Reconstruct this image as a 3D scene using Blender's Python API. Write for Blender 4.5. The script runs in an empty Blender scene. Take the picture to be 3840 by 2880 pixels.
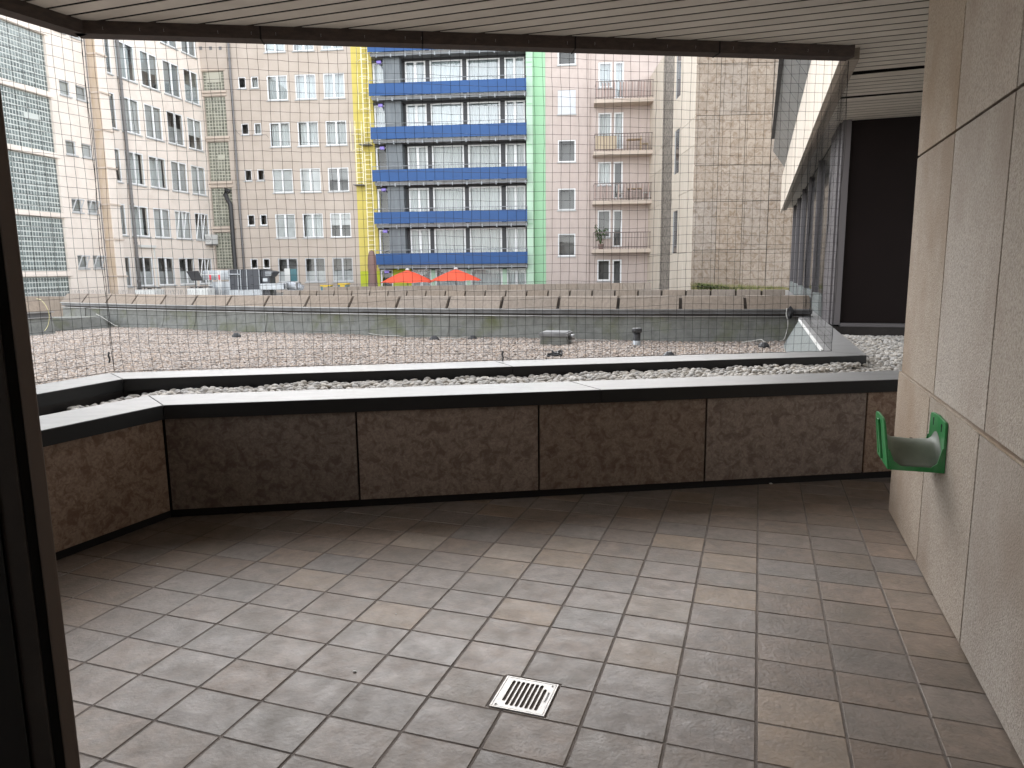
import bpy, bmesh, math, random
from mathutils import Vector, noise
import numpy as np
random.seed(7)
rnd = random.random
def ru(a, b): return a + (b - a) * random.random()

# ------------------------------------------------------------------ camera
T = 0.30; ASP = 0.74332
F = 2689.4; PITCH = 0.15892332; ROLL = -0.01157509; CH = 5.42906256 * T
YAW = -0.33012264; OX = -0.88167109 * T; OY = 9.19217758 * T
W, H = 3840.0, 2880.0
V3 = lambda *a: np.array(a, dtype=float)
_cp, _sp, _cr, _sr = math.cos(PITCH), math.sin(PITCH), math.cos(ROLL), math.sin(ROLL)
CF = V3(0, _cp, -_sp); _u0 = V3(0, _sp, _cp); _r0 = V3(1, 0, 0)
CR = _r0 * _cr + _u0 * _sr; CU = -_r0 * _sr + _u0 * _cr
CO = V3(0, 0, CH)
def ray(x, y): return CR * (x - W / 2) / F - CU * (y - H / 2) / F + CF
def atz(x, y, z):                                   # where a photo direction meets a level
    d = ray(x, y); return CO + d * ((z - CH) / d[2])
def onplane(x, y, p, n):
    d = ray(x, y); return CO + d * (((p - CO) @ n) / (d @ n))
scn = bpy.context.scene
cam = bpy.data.cameras.new('camera'); camo = bpy.data.objects.new('camera', cam)
scn.collection.objects.link(camo); scn.camera = camo
cam.sensor_fit = 'HORIZONTAL'; cam.sensor_width = 36.0; cam.lens = 36.0 * F / W
cam.clip_start = 0.02; cam.clip_end = 1000
from mathutils import Matrix
M3 = Matrix(((CR[0], CU[0], -CF[0]), (CR[1], CU[1], -CF[1]), (CR[2], CU[2], -CF[2])))
camo.matrix_world = Matrix.Translation(CO.tolist()) @ M3.to_4x4()

# ------------------------------------------------------------------ light
SUN_EL, SUN_AZ = math.radians(38), math.radians(-8)      # azimuth from +Y, positive to the right
wd = bpy.data.worlds.new('World'); scn.world = wd; wd.use_nodes = True
wn, wl = wd.node_tree.nodes, wd.node_tree.links
bg = wn['Background']; sky = wn.new('ShaderNodeTexSky'); sky.sky_type = 'NISHITA'; sky.sun_disc = False
sky.sun_elevation = SUN_EL; sky.sun_rotation = SUN_AZ; sky.dust_density = 0.3; sky.air_density = 1.0; sky.ozone_density = 1.0
hs = wn.new('ShaderNodeHueSaturation'); hs.inputs['Saturation'].default_value = 0.16
wl.new(sky.outputs[0], hs.inputs['Color']); wl.new(hs.outputs[0], bg.inputs['Color'])
bg.inputs['Strength'].default_value = 0.15
sd = bpy.data.lights.new('sun', 'SUN'); sd.energy = 0.5; sd.angle = math.radians(50); sd.color = (1.0, 0.965, 0.92)
so = bpy.data.objects.new('sun', sd); scn.collection.objects.link(so)
sdir = Vector((math.sin(SUN_AZ) * math.cos(SUN_EL), math.cos(SUN_AZ) * math.cos(SUN_EL), math.sin(SUN_EL)))
so.rotation_euler = sdir.to_track_quat('Z', 'Y').to_euler(); so.location = (0, 0, 60)
vs = scn.view_settings; vs.view_transform = 'Standard'; vs.look = 'None'; vs.gamma = 1; vs.use_curve_mapping = False
vs.exposure = 2.32
scn.render.engine = 'CYCLES'
scn.cycles.max_bounces = 10; scn.cycles.diffuse_bounces = 7; scn.cycles.transparent_max_bounces = 12

# ------------------------------------------------------------------ materials
MAT = {}
def mat(name, c1, c2=None, rough=0.7, scale=6.0, c3=None, scale3=1.2, amt3=0.6, bump=0.0, bscale=40.0, metal=0.0,
        spec=0.4, rand=0.0, thresh=(0.35, 0.65), dist=0.0, stretch=(1, 1, 1), emit=None, rvar=0.0, ior=None, dirt=0.0, rings=False, sat=0.0, island=False, detail=5.0, thr3=(0.45, 0.7)):
    m = bpy.data.materials.new(name); m.use_nodes = True; MAT[name] = m
    n, l = m.node_tree.nodes, m.node_tree.links
    b = n['Principled BSDF']; b.inputs['Roughness'].default_value = rough; b.inputs['Metallic'].default_value = metal
    b.inputs['Specular IOR Level'].default_value = spec
    b.inputs['Base Color'].default_value = (*c1, 1)
    tc = n.new('ShaderNodeNewGeometry'); oi = n.new('ShaderNodeObjectInfo')
    mp = n.new('ShaderNodeVectorMath'); mp.operation = 'MULTIPLY'; mp.inputs[1].default_value = stretch
    off = n.new('ShaderNodeVectorMath'); off.operation = 'ADD'
    rs = n.new('ShaderNodeMath'); rs.operation = 'MULTIPLY'; rs.inputs[1].default_value = 37.0 if (rand or sat) else 0.0
    l.new(oi.outputs['Random'], rs.inputs[0]); l.new(tc.outputs['Position'], off.inputs[0]); l.new(rs.outputs[0], off.inputs[1])
    l.new(off.outputs[0], mp.inputs[0])
    col = None
    def nz(sc, th, det=detail):
        t = n.new('ShaderNodeTexNoise'); t.inputs['Scale'].default_value = sc; t.inputs['Detail'].default_value = det
        t.inputs['Roughness'].default_value = 0.62; t.inputs['Distortion'].default_value = dist
        l.new(mp.outputs[0], t.inputs['Vector'])
        r = n.new('ShaderNodeMapRange'); r.inputs['From Min'].default_value = th[0]; r.inputs['From Max'].default_value = th[1]
        l.new(t.outputs['Fac'], r.inputs['Value']); return r.outputs[0]
    def mix(fac, a, bcol, mode='MIX'):
        x = n.new('ShaderNodeMix'); x.data_type = 'RGBA'; x.blend_type = mode
        if hasattr(fac, 'is_output'): l.new(fac, x.inputs[0])
        else: x.inputs[0].default_value = fac
        for s, v in ((6, a), (7, bcol)):
            if hasattr(v, 'is_output'): l.new(v, x.inputs[s])
            else: x.inputs[s].default_value = (*v, 1)
        return x.outputs[2]
    if c2 is not None: col = mix(nz(scale, thresh), c1, c2)
    if c3 is not None:
        k = nz(scale3, thr3)
        q = n.new('ShaderNodeMath'); q.operation = 'MULTIPLY'; q.inputs[1].default_value = amt3; l.new(k, q.inputs[0])
        col = mix(q.outputs[0], col if col else c1, c3)
    if rand or sat or island:
        src = tc.outputs['Random Per Island'] if island else oi.outputs['Random']
        r = n.new('ShaderNodeMapRange'); r.inputs['To Min'].default_value = 1 - rand; r.inputs['To Max'].default_value = 1 + rand
        l.new(src, r.inputs['Value'])
        h = n.new('ShaderNodeHueSaturation'); l.new(r.outputs[0], h.inputs['Value'])
        if sat:
            w2 = n.new('ShaderNodeTexWhiteNoise'); w2.noise_dimensions = '1D'; l.new(src, w2.inputs['W'])
            r2 = n.new('ShaderNodeMapRange'); r2.inputs['To Min'].default_value = max(0, 1 - sat); r2.inputs['To Max'].default_value = 1 + sat
            l.new(w2.outputs['Value'], r2.inputs['Value']); l.new(r2.outputs[0], h.inputs['Saturation'])
        if col: l.new(col, h.inputs['Color'])
        else: h.inputs['Color'].default_value = (*c1, 1)
        col = h.outputs[0]
    if dirt:
        for sc_, lo_, hi_, am_, ds_ in ((1.1, .35, .7, dirt, .3), (6.5, .5, .72, dirt * .8, 2.2), (30, .55, .75, dirt * .6, .5)):
            t = n.new('ShaderNodeTexNoise'); t.inputs['Scale'].default_value = sc_; t.inputs['Detail'].default_value = 6; t.inputs['Distortion'].default_value = ds_
            l.new(tc.outputs['Position'], t.inputs['Vector'])
            rr = n.new('ShaderNodeMapRange'); rr.inputs['From Min'].default_value = lo_; rr.inputs['From Max'].default_value = hi_; rr.inputs['To Min'].default_value = 0; rr.inputs['To Max'].default_value = am_
            l.new(t.outputs['Fac'], rr.inputs['Value']); col = mix(rr.outputs[0], col, (0.10, 0.085, 0.072))
    if rings:      # dusty sole print
        to_ = n.new('ShaderNodeTexCoord'); ad = n.new('ShaderNodeVectorMath'); ad.operation = 'ADD'; ad.inputs[1].default_value = rings
        l.new(to_.outputs['Object'], ad.inputs[0])
        wv = n.new('ShaderNodeTexWave'); wv.wave_type = 'RINGS'; wv.rings_direction = 'Z'; wv.inputs['Scale'].default_value = 26; wv.inputs['Distortion'].default_value = 1.5; wv.inputs['Detail Scale'].default_value = 8
        l.new(ad.outputs[0], wv.inputs['Vector'])
        ln = n.new('ShaderNodeVectorMath'); ln.operation = 'LENGTH'; l.new(ad.outputs[0], ln.inputs[0])
        mr = n.new('ShaderNodeMapRange'); mr.inputs['From Min'].default_value = .062; mr.inputs['From Max'].default_value = .05; mr.inputs['To Max'].default_value = .42
        l.new(ln.outputs['Value'], mr.inputs['Value'])
        mm_ = n.new('ShaderNodeMath'); mm_.operation = 'MULTIPLY'; l.new(wv.outputs['Fac'], mm_.inputs[0]); l.new(mr.outputs[0], mm_.inputs[1])
        col = mix(mm_.outputs[0], col, (0.11, 0.098, 0.09))
    if col: l.new(col, b.inputs['Base Color'])
    if rvar:
        r = n.new('ShaderNodeMapRange'); r.inputs['To Min'].default_value = rough - rvar; r.inputs['To Max'].default_value = rough + rvar
        l.new(nz(scale * 0.7, (0.3, 0.7)), r.inputs['Value']); l.new(r.outputs[0], b.inputs['Roughness'])
    if ior: b.inputs['IOR'].default_value = ior
    if bump:
        t = n.new('ShaderNodeTexNoise'); t.inputs['Scale'].default_value = bscale; t.inputs['Detail'].default_value = 6
        l.new(mp.outputs[0], t.inputs['Vector'])
        bp = n.new('ShaderNodeBump'); bp.inputs['Strength'].default_value = bump; bp.inputs['Distance'].default_value = 0.01
        l.new(t.outputs['Fac'], bp.inputs['Height']); l.new(bp.outputs[0], b.inputs['Normal'])
    if emit:
        b.inputs['Emission Color'].default_value = (*emit[0], 1); b.inputs['Emission Strength'].default_value = emit[1]
    return m
def glass(name, tint=(0.9, 0.95, 0.95), ior=1.6, dark=0.0):
    m = bpy.data.materials.new(name); m.use_nodes = True; MAT[name] = m
    n, l = m.node_tree.nodes, m.node_tree.links; n.remove(n['Principled BSDF'])
    tr = n.new('ShaderNodeBsdfTransparent'); tr.inputs[0].default_value = (*tint, 1)
    gl = n.new('ShaderNodeBsdfGlossy'); gl.inputs['Roughness'].default_value = 0.02; gl.inputs['Color'].default_value = (1, 1, 1, 1)
    fr = n.new('ShaderNodeFresnel'); fr.inputs['IOR'].default_value = ior
    mx = n.new('ShaderNodeMixShader'); g0 = n.new('ShaderNodeNewGeometry'); mu = n.new('ShaderNodeMath'); mu.operation = 'MULTIPLY'; iv = n.new('ShaderNodeMath'); iv.operation = 'SUBTRACT'; iv.inputs[0].default_value = 1.0
    l.new(g0.outputs['Backfacing'], iv.inputs[1]); l.new(iv.outputs[0], mu.inputs[0]); l.new(fr.outputs[0], mu.inputs[1]); l.new(mu.outputs[0], mx.inputs[0]); l.new(tr.outputs[0], mx.inputs[1]); l.new(gl.outputs[0], mx.inputs[2])
    nt = n.new('ShaderNodeTexNoise'); nt.inputs['Scale'].default_value = 0.7
    bp = n.new('ShaderNodeBump'); bp.inputs['Strength'].default_value = 0.05; bp.inputs['Distance'].default_value = 0.05
    g = n.new('ShaderNodeNewGeometry'); l.new(g.outputs['Position'], nt.inputs['Vector']); l.new(nt.outputs['Fac'], bp.inputs['Height'])
    l.new(bp.outputs[0], gl.inputs['Normal'])
    l.new(mx.outputs[0], n['Material Output'].inputs['Surface']); return m

mat('tile', (0.27, 0.212, 0.172), (0.188, 0.151, 0.126), rough=0.5, scale=14, c3=(0.155, 0.13, 0.10), scale3=3.0, amt3=0.75, bump=0.25, bscale=60,
    rand=0.12, sat=0.3, spec=0.45, thresh=(0.32, 0.7), rvar=0.1, dirt=0.42)
for nm_, off_ in (('tile_print', (-.04, .01, 0)), ('tile_print_left', (.05, -.02, 0))):
    mat(nm_, (0.27, 0.212, 0.172), (0.188, 0.151, 0.126), rough=0.5, scale=14, c3=(0.155, 0.13, 0.10), scale3=3.0, amt3=0.6, bump=0.25, bscale=60, rand=0.08, sat=0.3, spec=0.45, rvar=0.1, dirt=0.42, rings=off_)
mat('tile_ochre', (0.33, 0.25, 0.182), (0.275, 0.213, 0.162), rough=0.52, scale=14, c3=(0.18, 0.15, 0.115), scale3=3.0, amt3=0.6, bump=0.25, bscale=60, rand=0.08, sat=0.2, rvar=0.1, dirt=0.3)
mat('grout', (0.20, 0.17, 0.15), (0.13, 0.112, 0.10), rough=0.95, scale=9, bump=0.4, bscale=150)
STONE = dict(rough=0.62, spec=0.3)
mat('parapet_stone', (0.20, 0.145, 0.112), (0.31, 0.24, 0.19), scale=48, c3=(0.125, 0.076, 0.054), scale3=15, amt3=0.75, thr3=(0.46, 0.62), dist=0.8, bump=0.15, bscale=80, rand=0.16, sat=0.25, detail=8, **STONE)
mat('wall_stone', (0.43, 0.367, 0.305), (0.235, 0.193, 0.157), scale=95, thresh=(0.42, 0.72), c3=(0.27, 0.20, 0.145), scale3=1.3, amt3=0.8, thr3=(0.42, 0.68), bump=0.8, bscale=140, rand=0.09, sat=0.35, detail=3, stretch=(1, 1, 0.8), rough=0.7, spec=0.3)
mat('tower_stone', (0.30, 0.252, 0.207), (0.225, 0.182, 0.145), scale=3.2, dist=1.0, c3=(0.15, 0.105, 0.07), scale3=4.5, amt3=0.7, thr3=(0.48, 0.64), rand=0.07, sat=0.12, bump=0.1, bscale=20, detail=9, **STONE)
mat('travertine', (0.64, 0.57, 0.49), (0.54, 0.47, 0.385), scale=5, stretch=(1, 1, 0.12), rand=0.05, rough=0.6, bump=0.1, bscale=30)
mat('granite', (0.28, 0.25, 0.215), (0.12, 0.105, 0.09), scale=7, rough=0.5, thresh=(0.45, 0.55))
mat('joint_dark', (0.035, 0.03, 0.028), rough=0.95)
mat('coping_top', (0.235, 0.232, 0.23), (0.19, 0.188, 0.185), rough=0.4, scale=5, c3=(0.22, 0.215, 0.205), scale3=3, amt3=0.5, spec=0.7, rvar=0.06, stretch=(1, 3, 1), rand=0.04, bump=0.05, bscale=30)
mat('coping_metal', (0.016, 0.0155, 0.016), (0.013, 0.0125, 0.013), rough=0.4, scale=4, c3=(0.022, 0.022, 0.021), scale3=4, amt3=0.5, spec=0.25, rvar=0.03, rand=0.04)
mat('dark_trim', (0.045, 0.038, 0.036), (0.03, 0.026, 0.025), rough=0.55, scale=8)
mat('beam_brown', (0.075, 0.052, 0.042), (0.045, 0.033, 0.028), rough=0.7, scale=12, bump=0.2, stretch=(1, 1, 3))
mat('beam_lit', (0.36, 0.32, 0.27), (0.28, 0.24, 0.2), rough=0.8, scale=14, bump=0.2)  # paler copy of the brown trim, its daylight put into the colour
mat('slat', (0.72, 0.67, 0.59), (0.68, 0.63, 0.555), rough=0.5, scale=3, rand=0.04, c3=(0.55, 0.50, 0.43), scale3=1.5, amt3=0.5)
mat('void', (0.012, 0.010, 0.010), rough=0.9)
mat('pebble', (0.50, 0.475, 0.44), (0.38, 0.355, 0.32), rough=0.7, scale=25, rand=0.2, sat=0.5, island=True)
mat('gravel', (0.385, 0.33, 0.288), (0.265, 0.222, 0.19), rough=0.85, scale=20, rand=0.42, sat=0.5)
mat('gravel_bed', (0.07, 0.06, 0.055), (0.04, 0.035, 0.03), rough=0.95, scale=30)
mat('bitumen', (0.20, 0.205, 0.19), (0.14, 0.142, 0.132), rough=0.9, scale=7, c3=(0.10, 0.11, 0.035), scale3=1.5, amt3=0.8, thr3=(0.5, 0.75), bump=0.5, bscale=60)
mat('membrane', (0.17, 0.185, 0.18), (0.12, 0.135, 0.13), rough=0.85, scale=20, bump=0.4, bscale=60)
mat('alu', (0.36, 0.36, 0.36), (0.28, 0.28, 0.28), rough=0.4, metal=0.7, scale=5)
mat('gutter', (0.16, 0.16, 0.165), (0.10, 0.10, 0.10), rough=0.6, scale=5)
mat('precast', (0.27, 0.222, 0.18), (0.215, 0.175, 0.14), rough=0.85, scale=6, stretch=(3, 3, 0.5), c3=(0.18, 0.15, 0.12), scale3=9, amt3=0.5, rand=0.09, sat=0.12)
mat('precast_dark', (0.09, 0.075, 0.062), (0.06, 0.05, 0.042), rough=0.9, scale=6)
mat('stucco_mid', (0.50, 0.435, 0.38), (0.46, 0.395, 0.34), rough=0.9, scale=0.9, c3=(0.44, 0.37, 0.315), scale3=1.3, amt3=0.5, thr3=(0.5, 0.8), bump=0.15, bscale=25, dirt=0.07)
mat('stucco', (0.77, 0.695, 0.63), (0.73, 0.65, 0.585), rough=0.9, scale=0.9, c3=(0.57, 0.49, 0.42), scale3=1.3, amt3=0.5, thr3=(0.5, 0.8), bump=0.15, bscale=25, dirt=0.07)
mat('stucco_warm', (0.55, 0.47, 0.40), (0.51, 0.43, 0.365), rough=0.9, scale=0.9, c3=(0.43, 0.355, 0.29), scale3=1.3, amt3=0.5, thr3=(0.5, 0.8), bump=0.15, bscale=25)
mat('stucco_pink', (0.535, 0.455, 0.42), (0.49, 0.41, 0.375), rough=0.9, scale=2.5, c3=(0.41, 0.345, 0.31), scale3=1.6, amt3=0.45, thr3=(0.5, 0.8), stretch=(1, 1, 0.4), dirt=0.07)
mat('pilaster_stain', (0.52, 0.43, 0.35), (0.46, 0.36, 0.26), rough=0.9, scale=2, stretch=(2, 2, 0.4))
mat('white_frame', (0.76, 0.77, 0.78), rough=0.45, rand=0.05)
mat('grey_frame', (0.50, 0.51, 0.52), rough=0.5, rand=0.05)
mat('sill', (0.42, 0.43, 0.43), rough=0.6, rand=0.08)
mat('interior', (0.22, 0.215, 0.21), rough=0.9)
mat('curtain', (0.64, 0.66, 0.655), (0.47, 0.49, 0.49), rough=0.9, scale=3, stretch=(6, 6, 0.3), rand=0.12)
mat('blind', (0.43, 0.435, 0.43), (0.34, 0.345, 0.34), rough=0.9, rand=0.35, scale=1.5)
mat('shutter', (0.56, 0.58, 0.61), rough=0.6)
glass('glass', (0.94, 0.95, 0.95), ior=1.42); glass('glass_high', (0.9, 0.93, 0.94), 2.0)
mat('glass_block', (0.19, 0.22, 0.213), (0.12, 0.145, 0.14), rough=0.18, scale=6, spec=0.7, rand=0.25, island=True)
mat('block_mortar', (0.52, 0.545, 0.52), rough=0.8)
mat('olive_block', (0.215, 0.22, 0.175), (0.145, 0.15, 0.12), rough=0.2, scale=6, spec=0.6, rand=0.25, island=True)
mat('olive_mortar', (0.43, 0.42, 0.35), rough=0.8)
mat('pipe_grey', (0.17, 0.165, 0.165), rough=0.6)
mat('pipe_black', (0.035, 0.035, 0.037), rough=0.45)
mat('yellow', (0.58, 0.485, 0.13), (0.54, 0.45, 0.115), rough=0.8, scale=2)
mat('ladder_yellow', (0.86, 0.80, 0.56), rough=0.5)
mat('chartreuse', (0.45, 0.50, 0.03), rough=0.7)
mat('blue', (0.010, 0.068, 0.22), (0.009, 0.061, 0.20), rough=0.5, scale=1)
mat('green_pale', (0.45, 0.62, 0.48), rough=0.85)
mat('green_mint', (0.33, 0.56, 0.36), (0.31, 0.53, 0.34), rough=0.85, scale=1)
mat('anthracite', (0.045, 0.046, 0.05), rough=0.6)
mat('slate_panel', (0.16, 0.18, 0.195), (0.115, 0.13, 0.145), rough=0.5, scale=2, stretch=(2, 2, 0.4))
mat('slab_grey', (0.22, 0.22, 0.22), (0.15, 0.15, 0.15), rough=0.8, scale=4)
mat('rail_metal', (0.30, 0.32, 0.34), rough=0.5, metal=0.3)
mat('rail_dark', (0.16, 0.13, 0.12), rough=0.6)
mat('rail_slat', (0.42, 0.32, 0.29), rough=0.8, rand=0.15)
mat('lamp_violet', (0.25, 0.2, 0.6), rough=0.4, emit=((0.45, 0.35, 1.0), 0.03))
mat('umbrella_red', (0.80, 0.105, 0.05), rough=0.75)
mat('umbrella_brown', (0.20, 0.13, 0.115), rough=0.85)
mat('ahu_dark', (0.055, 0.058, 0.068), rough=0.5)
mat('galv', (0.48, 0.50, 0.52), (0.38, 0.40, 0.42), rough=0.45, metal=0.4, scale=6)
mat('white_paint', (0.62, 0.62, 0.60), rough=0.6)
mat('black_panel', (0.02, 0.02, 0.022), rough=0.35)
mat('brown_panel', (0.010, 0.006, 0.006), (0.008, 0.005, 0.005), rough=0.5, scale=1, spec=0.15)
mat('frame_mauve', (0.13, 0.12, 0.125), rough=0.5)
mat('dim_glass', (0.03, 0.032, 0.036), rough=0.08, spec=0.6)
mat('flare_panel', (0.24, 0.255, 0.26), (0.19, 0.205, 0.21), rough=0.3, scale=2, stretch=(1, 3, 3), spec=0.6, metal=0.3, rand=0.05)
mat('holder_green', (0.02, 0.19, 0.05), (0.03, 0.20, 0.06), rough=0.42, scale=4, c3=(0.14, 0.30, 0.16), scale3=6, amt3=0.5)
mat('holder_grey', (0.20, 0.225, 0.185), (0.16, 0.18, 0.15), rough=0.5, scale=12)
mat('door_brown', (0.16, 0.125, 0.105), rough=0.5)
mat('door_black', (0.008, 0.008, 0.009), rough=0.6)
mat('steel', (0.35, 0.34, 0.33), (0.28, 0.27, 0.26), rough=0.38, metal=0.55, scale=30, bump=0.1, bscale=120, c3=(0.42, 0.37, 0.32), scale3=22, amt3=0.4)
mat('net', (0.009, 0.008, 0.008), rough=0.7)
mat('cable_white', (0.42, 0.41, 0.38), rough=0.6)
mat('hose_yellow', (0.42, 0.38, 0.19), rough=0.5)
mat('moss', (0.055, 0.075, 0.02), (0.09, 0.10, 0.035), rough=0.95, scale=6)
mat('dry_grass', (0.28, 0.23, 0.12), (0.12, 0.15, 0.04), rough=0.95, scale=4)
mat('leaf', (0.05, 0.11, 0.035), (0.08, 0.15, 0.05), rough=0.7, scale=4)
mat('deck', (0.30, 0.29, 0.27), (0.24, 0.23, 0.21), rough=0.9, scale=1)
mat('bounce_plaster', (0.46, 0.44, 0.41), rough=0.9)
mat('crate_yellow', (0.62, 0.42, 0.03), rough=0.6)
mat('red_tag', (0.7, 0.05, 0.07), rough=0.5)
mat('teal', (0.06, 0.15, 0.17), rough=0.4)
mat('wood', (0.40, 0.29, 0.18), rough=0.7)
mat('beige_board', (0.50, 0.41, 0.30), rough=0.8)
mat('lamp_warm', (0.9, 0.6, 0.3), rough=0.5, emit=((1.0, 0.6, 0.25), 2.0))

# ------------------------------------------------------------------ building blocks
COL = scn.collection
WLOC = {}
class MB:
    def __init__(s): s.v = []; s.f = []
    def add(s, vs, fs):
        k = len(s.v); s.v += [tuple(map(float, p)) for p in vs]; s.f += [tuple(i + k for i in f) for f in fs]; return s
    def hexa(s, c):        # 8 corners: bottom ring 0-3, top ring 4-7
        return s.add(c, [(3, 2, 1, 0), (4, 5, 6, 7), (0, 1, 5, 4), (1, 2, 6, 5), (2, 3, 7, 6), (3, 0, 4, 7)])
    def box(s, x0, x1, y0, y1, z0, z1):
        return s.hexa([(x0, y0, z0), (x1, y0, z0), (x1, y1, z0), (x0, y1, z0), (x0, y0, z1), (x1, y0, z1), (x1, y1, z1), (x0, y1, z1)])
    def obox(s, o, ex, ey, ez, a):      # oriented box: a=(x0,x1,y0,y1,z0,z1) in axes ex, ey, ez
        x0, x1, y0, y1, z0, z1 = a
        P = lambda x, y, z: o + ex * x + ey * y + ez * z
        return s.hexa([P(x0, y0, z0), P(x1, y0, z0), P(x1, y1, z0), P(x0, y1, z0), P(x0, y0, z1), P(x1, y0, z1), P(x1, y1, z1), P(x0, y1, z1)])
    def prism(s, poly, z0, z1, cap=True):     # plan polygon (counter-clockwise) between two levels
        n = len(poly)
        vs = [(p[0], p[1], z0) for p in poly] + [(p[0], p[1], z1) for p in poly]
        fs = [(i, (i + 1) % n, n + (i + 1) % n, n + i) for i in range(n)]
        if cap: fs += [tuple(range(n - 1, -1, -1)), tuple(range(n, 2 * n))]
        return s.add(vs, fs)
    def tube(s, pts, r, n=6, cap=True, r2=None):
        pts = [np.array(p, float) for p in pts]; k = len(s.v); m = len(pts)
        for i, p in enumerate(pts):
            t = pts[min(i + 1, m - 1)] - pts[max(i - 1, 0)]; t = t / (np.linalg.norm(t) + 1e-9)
            a = np.cross(t, V3(0, 0, 1) if abs(t[2]) < 0.9 else V3(1, 0, 0)); a /= np.linalg.norm(a); b = np.cross(t, a)
            rr = r if r2 is None else r + (r2 - r) * i / (m - 1)
            for j in range(n):
                q = p + (a * math.cos(2 * math.pi * j / n) + b * math.sin(2 * math.pi * j / n)) * rr
                s.v.append(tuple(q))
        for i in range(m - 1):
            for j in range(n):
                s.f.append((k + i * n + j, k + i * n + (j + 1) % n, k + (i + 1) * n + (j + 1) % n, k + (i + 1) * n + j))
        if cap: s.f.append(tuple(k + j for j in range(n - 1, -1, -1))); s.f.append(tuple(k + (m - 1) * n + j for j in range(n)))
        return s
    def lathe(s, c, prof, n=16):
        k = len(s.v); m = len(prof)
        for r, z in prof:
            for j in range(n): s.v.append((c[0] + r * math.cos(2 * math.pi * j / n), c[1] + r * math.sin(2 * math.pi * j / n), c[2] + z))
        for i in range(m - 1):
            for j in range(n): s.f.append((k + i * n + j, k + i * n + (j + 1) % n, k + (i + 1) * n + (j + 1) % n, k + (i + 1) * n + j))
        return s
def tag(o, label=None, cat=None, group=None, kind=None):
    if label: o['label'] = label
    if cat: o['category'] = cat
    if group: o['group'] = group
    if kind: o['kind'] = kind
    return o
def link(o, parent, loc):
    COL.objects.link(o)
    if parent is not None:
        o.parent = parent; pl = WLOC[parent.name]; o.location = [loc[i] - pl[i] for i in range(3)]
    else: o.location = list(loc)
    WLOC[o.name] = tuple(loc); return o
def build(name, mb, m, parent=None, smooth=False, bevel=0.0, fixn=True):
    v = np.array(mb.v); c = (v.min(0) + v.max(0)) / 2; c[2] = v[:, 2].min()
    me = bpy.data.meshes.new(name); me.from_pydata((v - c).tolist(), [], mb.f)
    if fixn:
        b = bmesh.new(); b.from_mesh(me); bmesh.ops.recalc_face_normals(b, faces=b.faces)
        if bevel: bmesh.ops.bevel(b, geom=b.edges[:], offset=bevel, segments=2, affect='EDGES', profile=0.6)
        b.to_mesh(me); b.free()
    me.materials.append(MAT[m] if isinstance(m, str) else m)
    if smooth: me.polygons.foreach_set('use_smooth', [True] * len(me.polygons))
    o = bpy.data.objects.new(name, me)
    return link(o, parent, c)
def empty(name, loc):
    o = bpy.data.objects.new(name, None); o.empty_display_size = 0.2; return link(o, None, loc)
def dup(o, parent, shift):
    c = o.copy(); loc = np.array(WLOC[o.name]) + np.array(shift)
    return link(c, parent, loc)

Z = V3(0, 0, 1)
N1 = V3(math.sin(0.3301), math.cos(0.3301), 0)      # along the stone wall, away from the camera
N2 = V3(math.cos(0.3301), -math.sin(0.3301), 0)     # across the terrace, to the right
def nn(a, b, z=0.0): return N2 * a + N1 * b + Z * z  # plan coordinates of the building grid
zo = lambda ox, oy, k: (lambda x, y: (ox + k * x, oy + k * y))
Z1, Z1B, Z2, Z3, Z4 = zo(0, 0, .434), zo(0, 600, .434), zo(700, 100, .434), zo(1300, 150, .434), zo(1900, 150, .434)
ZA, ZB, ZC, ZD = zo(600, 900, .434), zo(1500, 900, .434), zo(2300, 900, .434), zo(2880, 1100, .434)
Z6, ZK = zo(2900, 200, .3617), zo(100, 1250, .5425)
def lineX(p, d, q, e):          # intersection of two plan lines
    A = np.array([[d[0], -e[0]], [d[1], -e[1]]]); t = np.linalg.solve(A, (q - p)[:2]); return p + d * t[0]
def unit(a): a = np.array(a, float); return a / np.linalg.norm(a)
perp = lambda d: V3(-d[1], d[0], 0)

# ================================================================== SETTING: ground and roofs
tag(build('ground', MB().box(-300, 300, 17.5, 500, -1.3, -0.9), 'deck'), kind='structure')
tag(build('plant_roof', MB().box(-40, -7.6, 19.5, 47.0, -0.89, 0.30), 'deck'), kind='structure')

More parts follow.
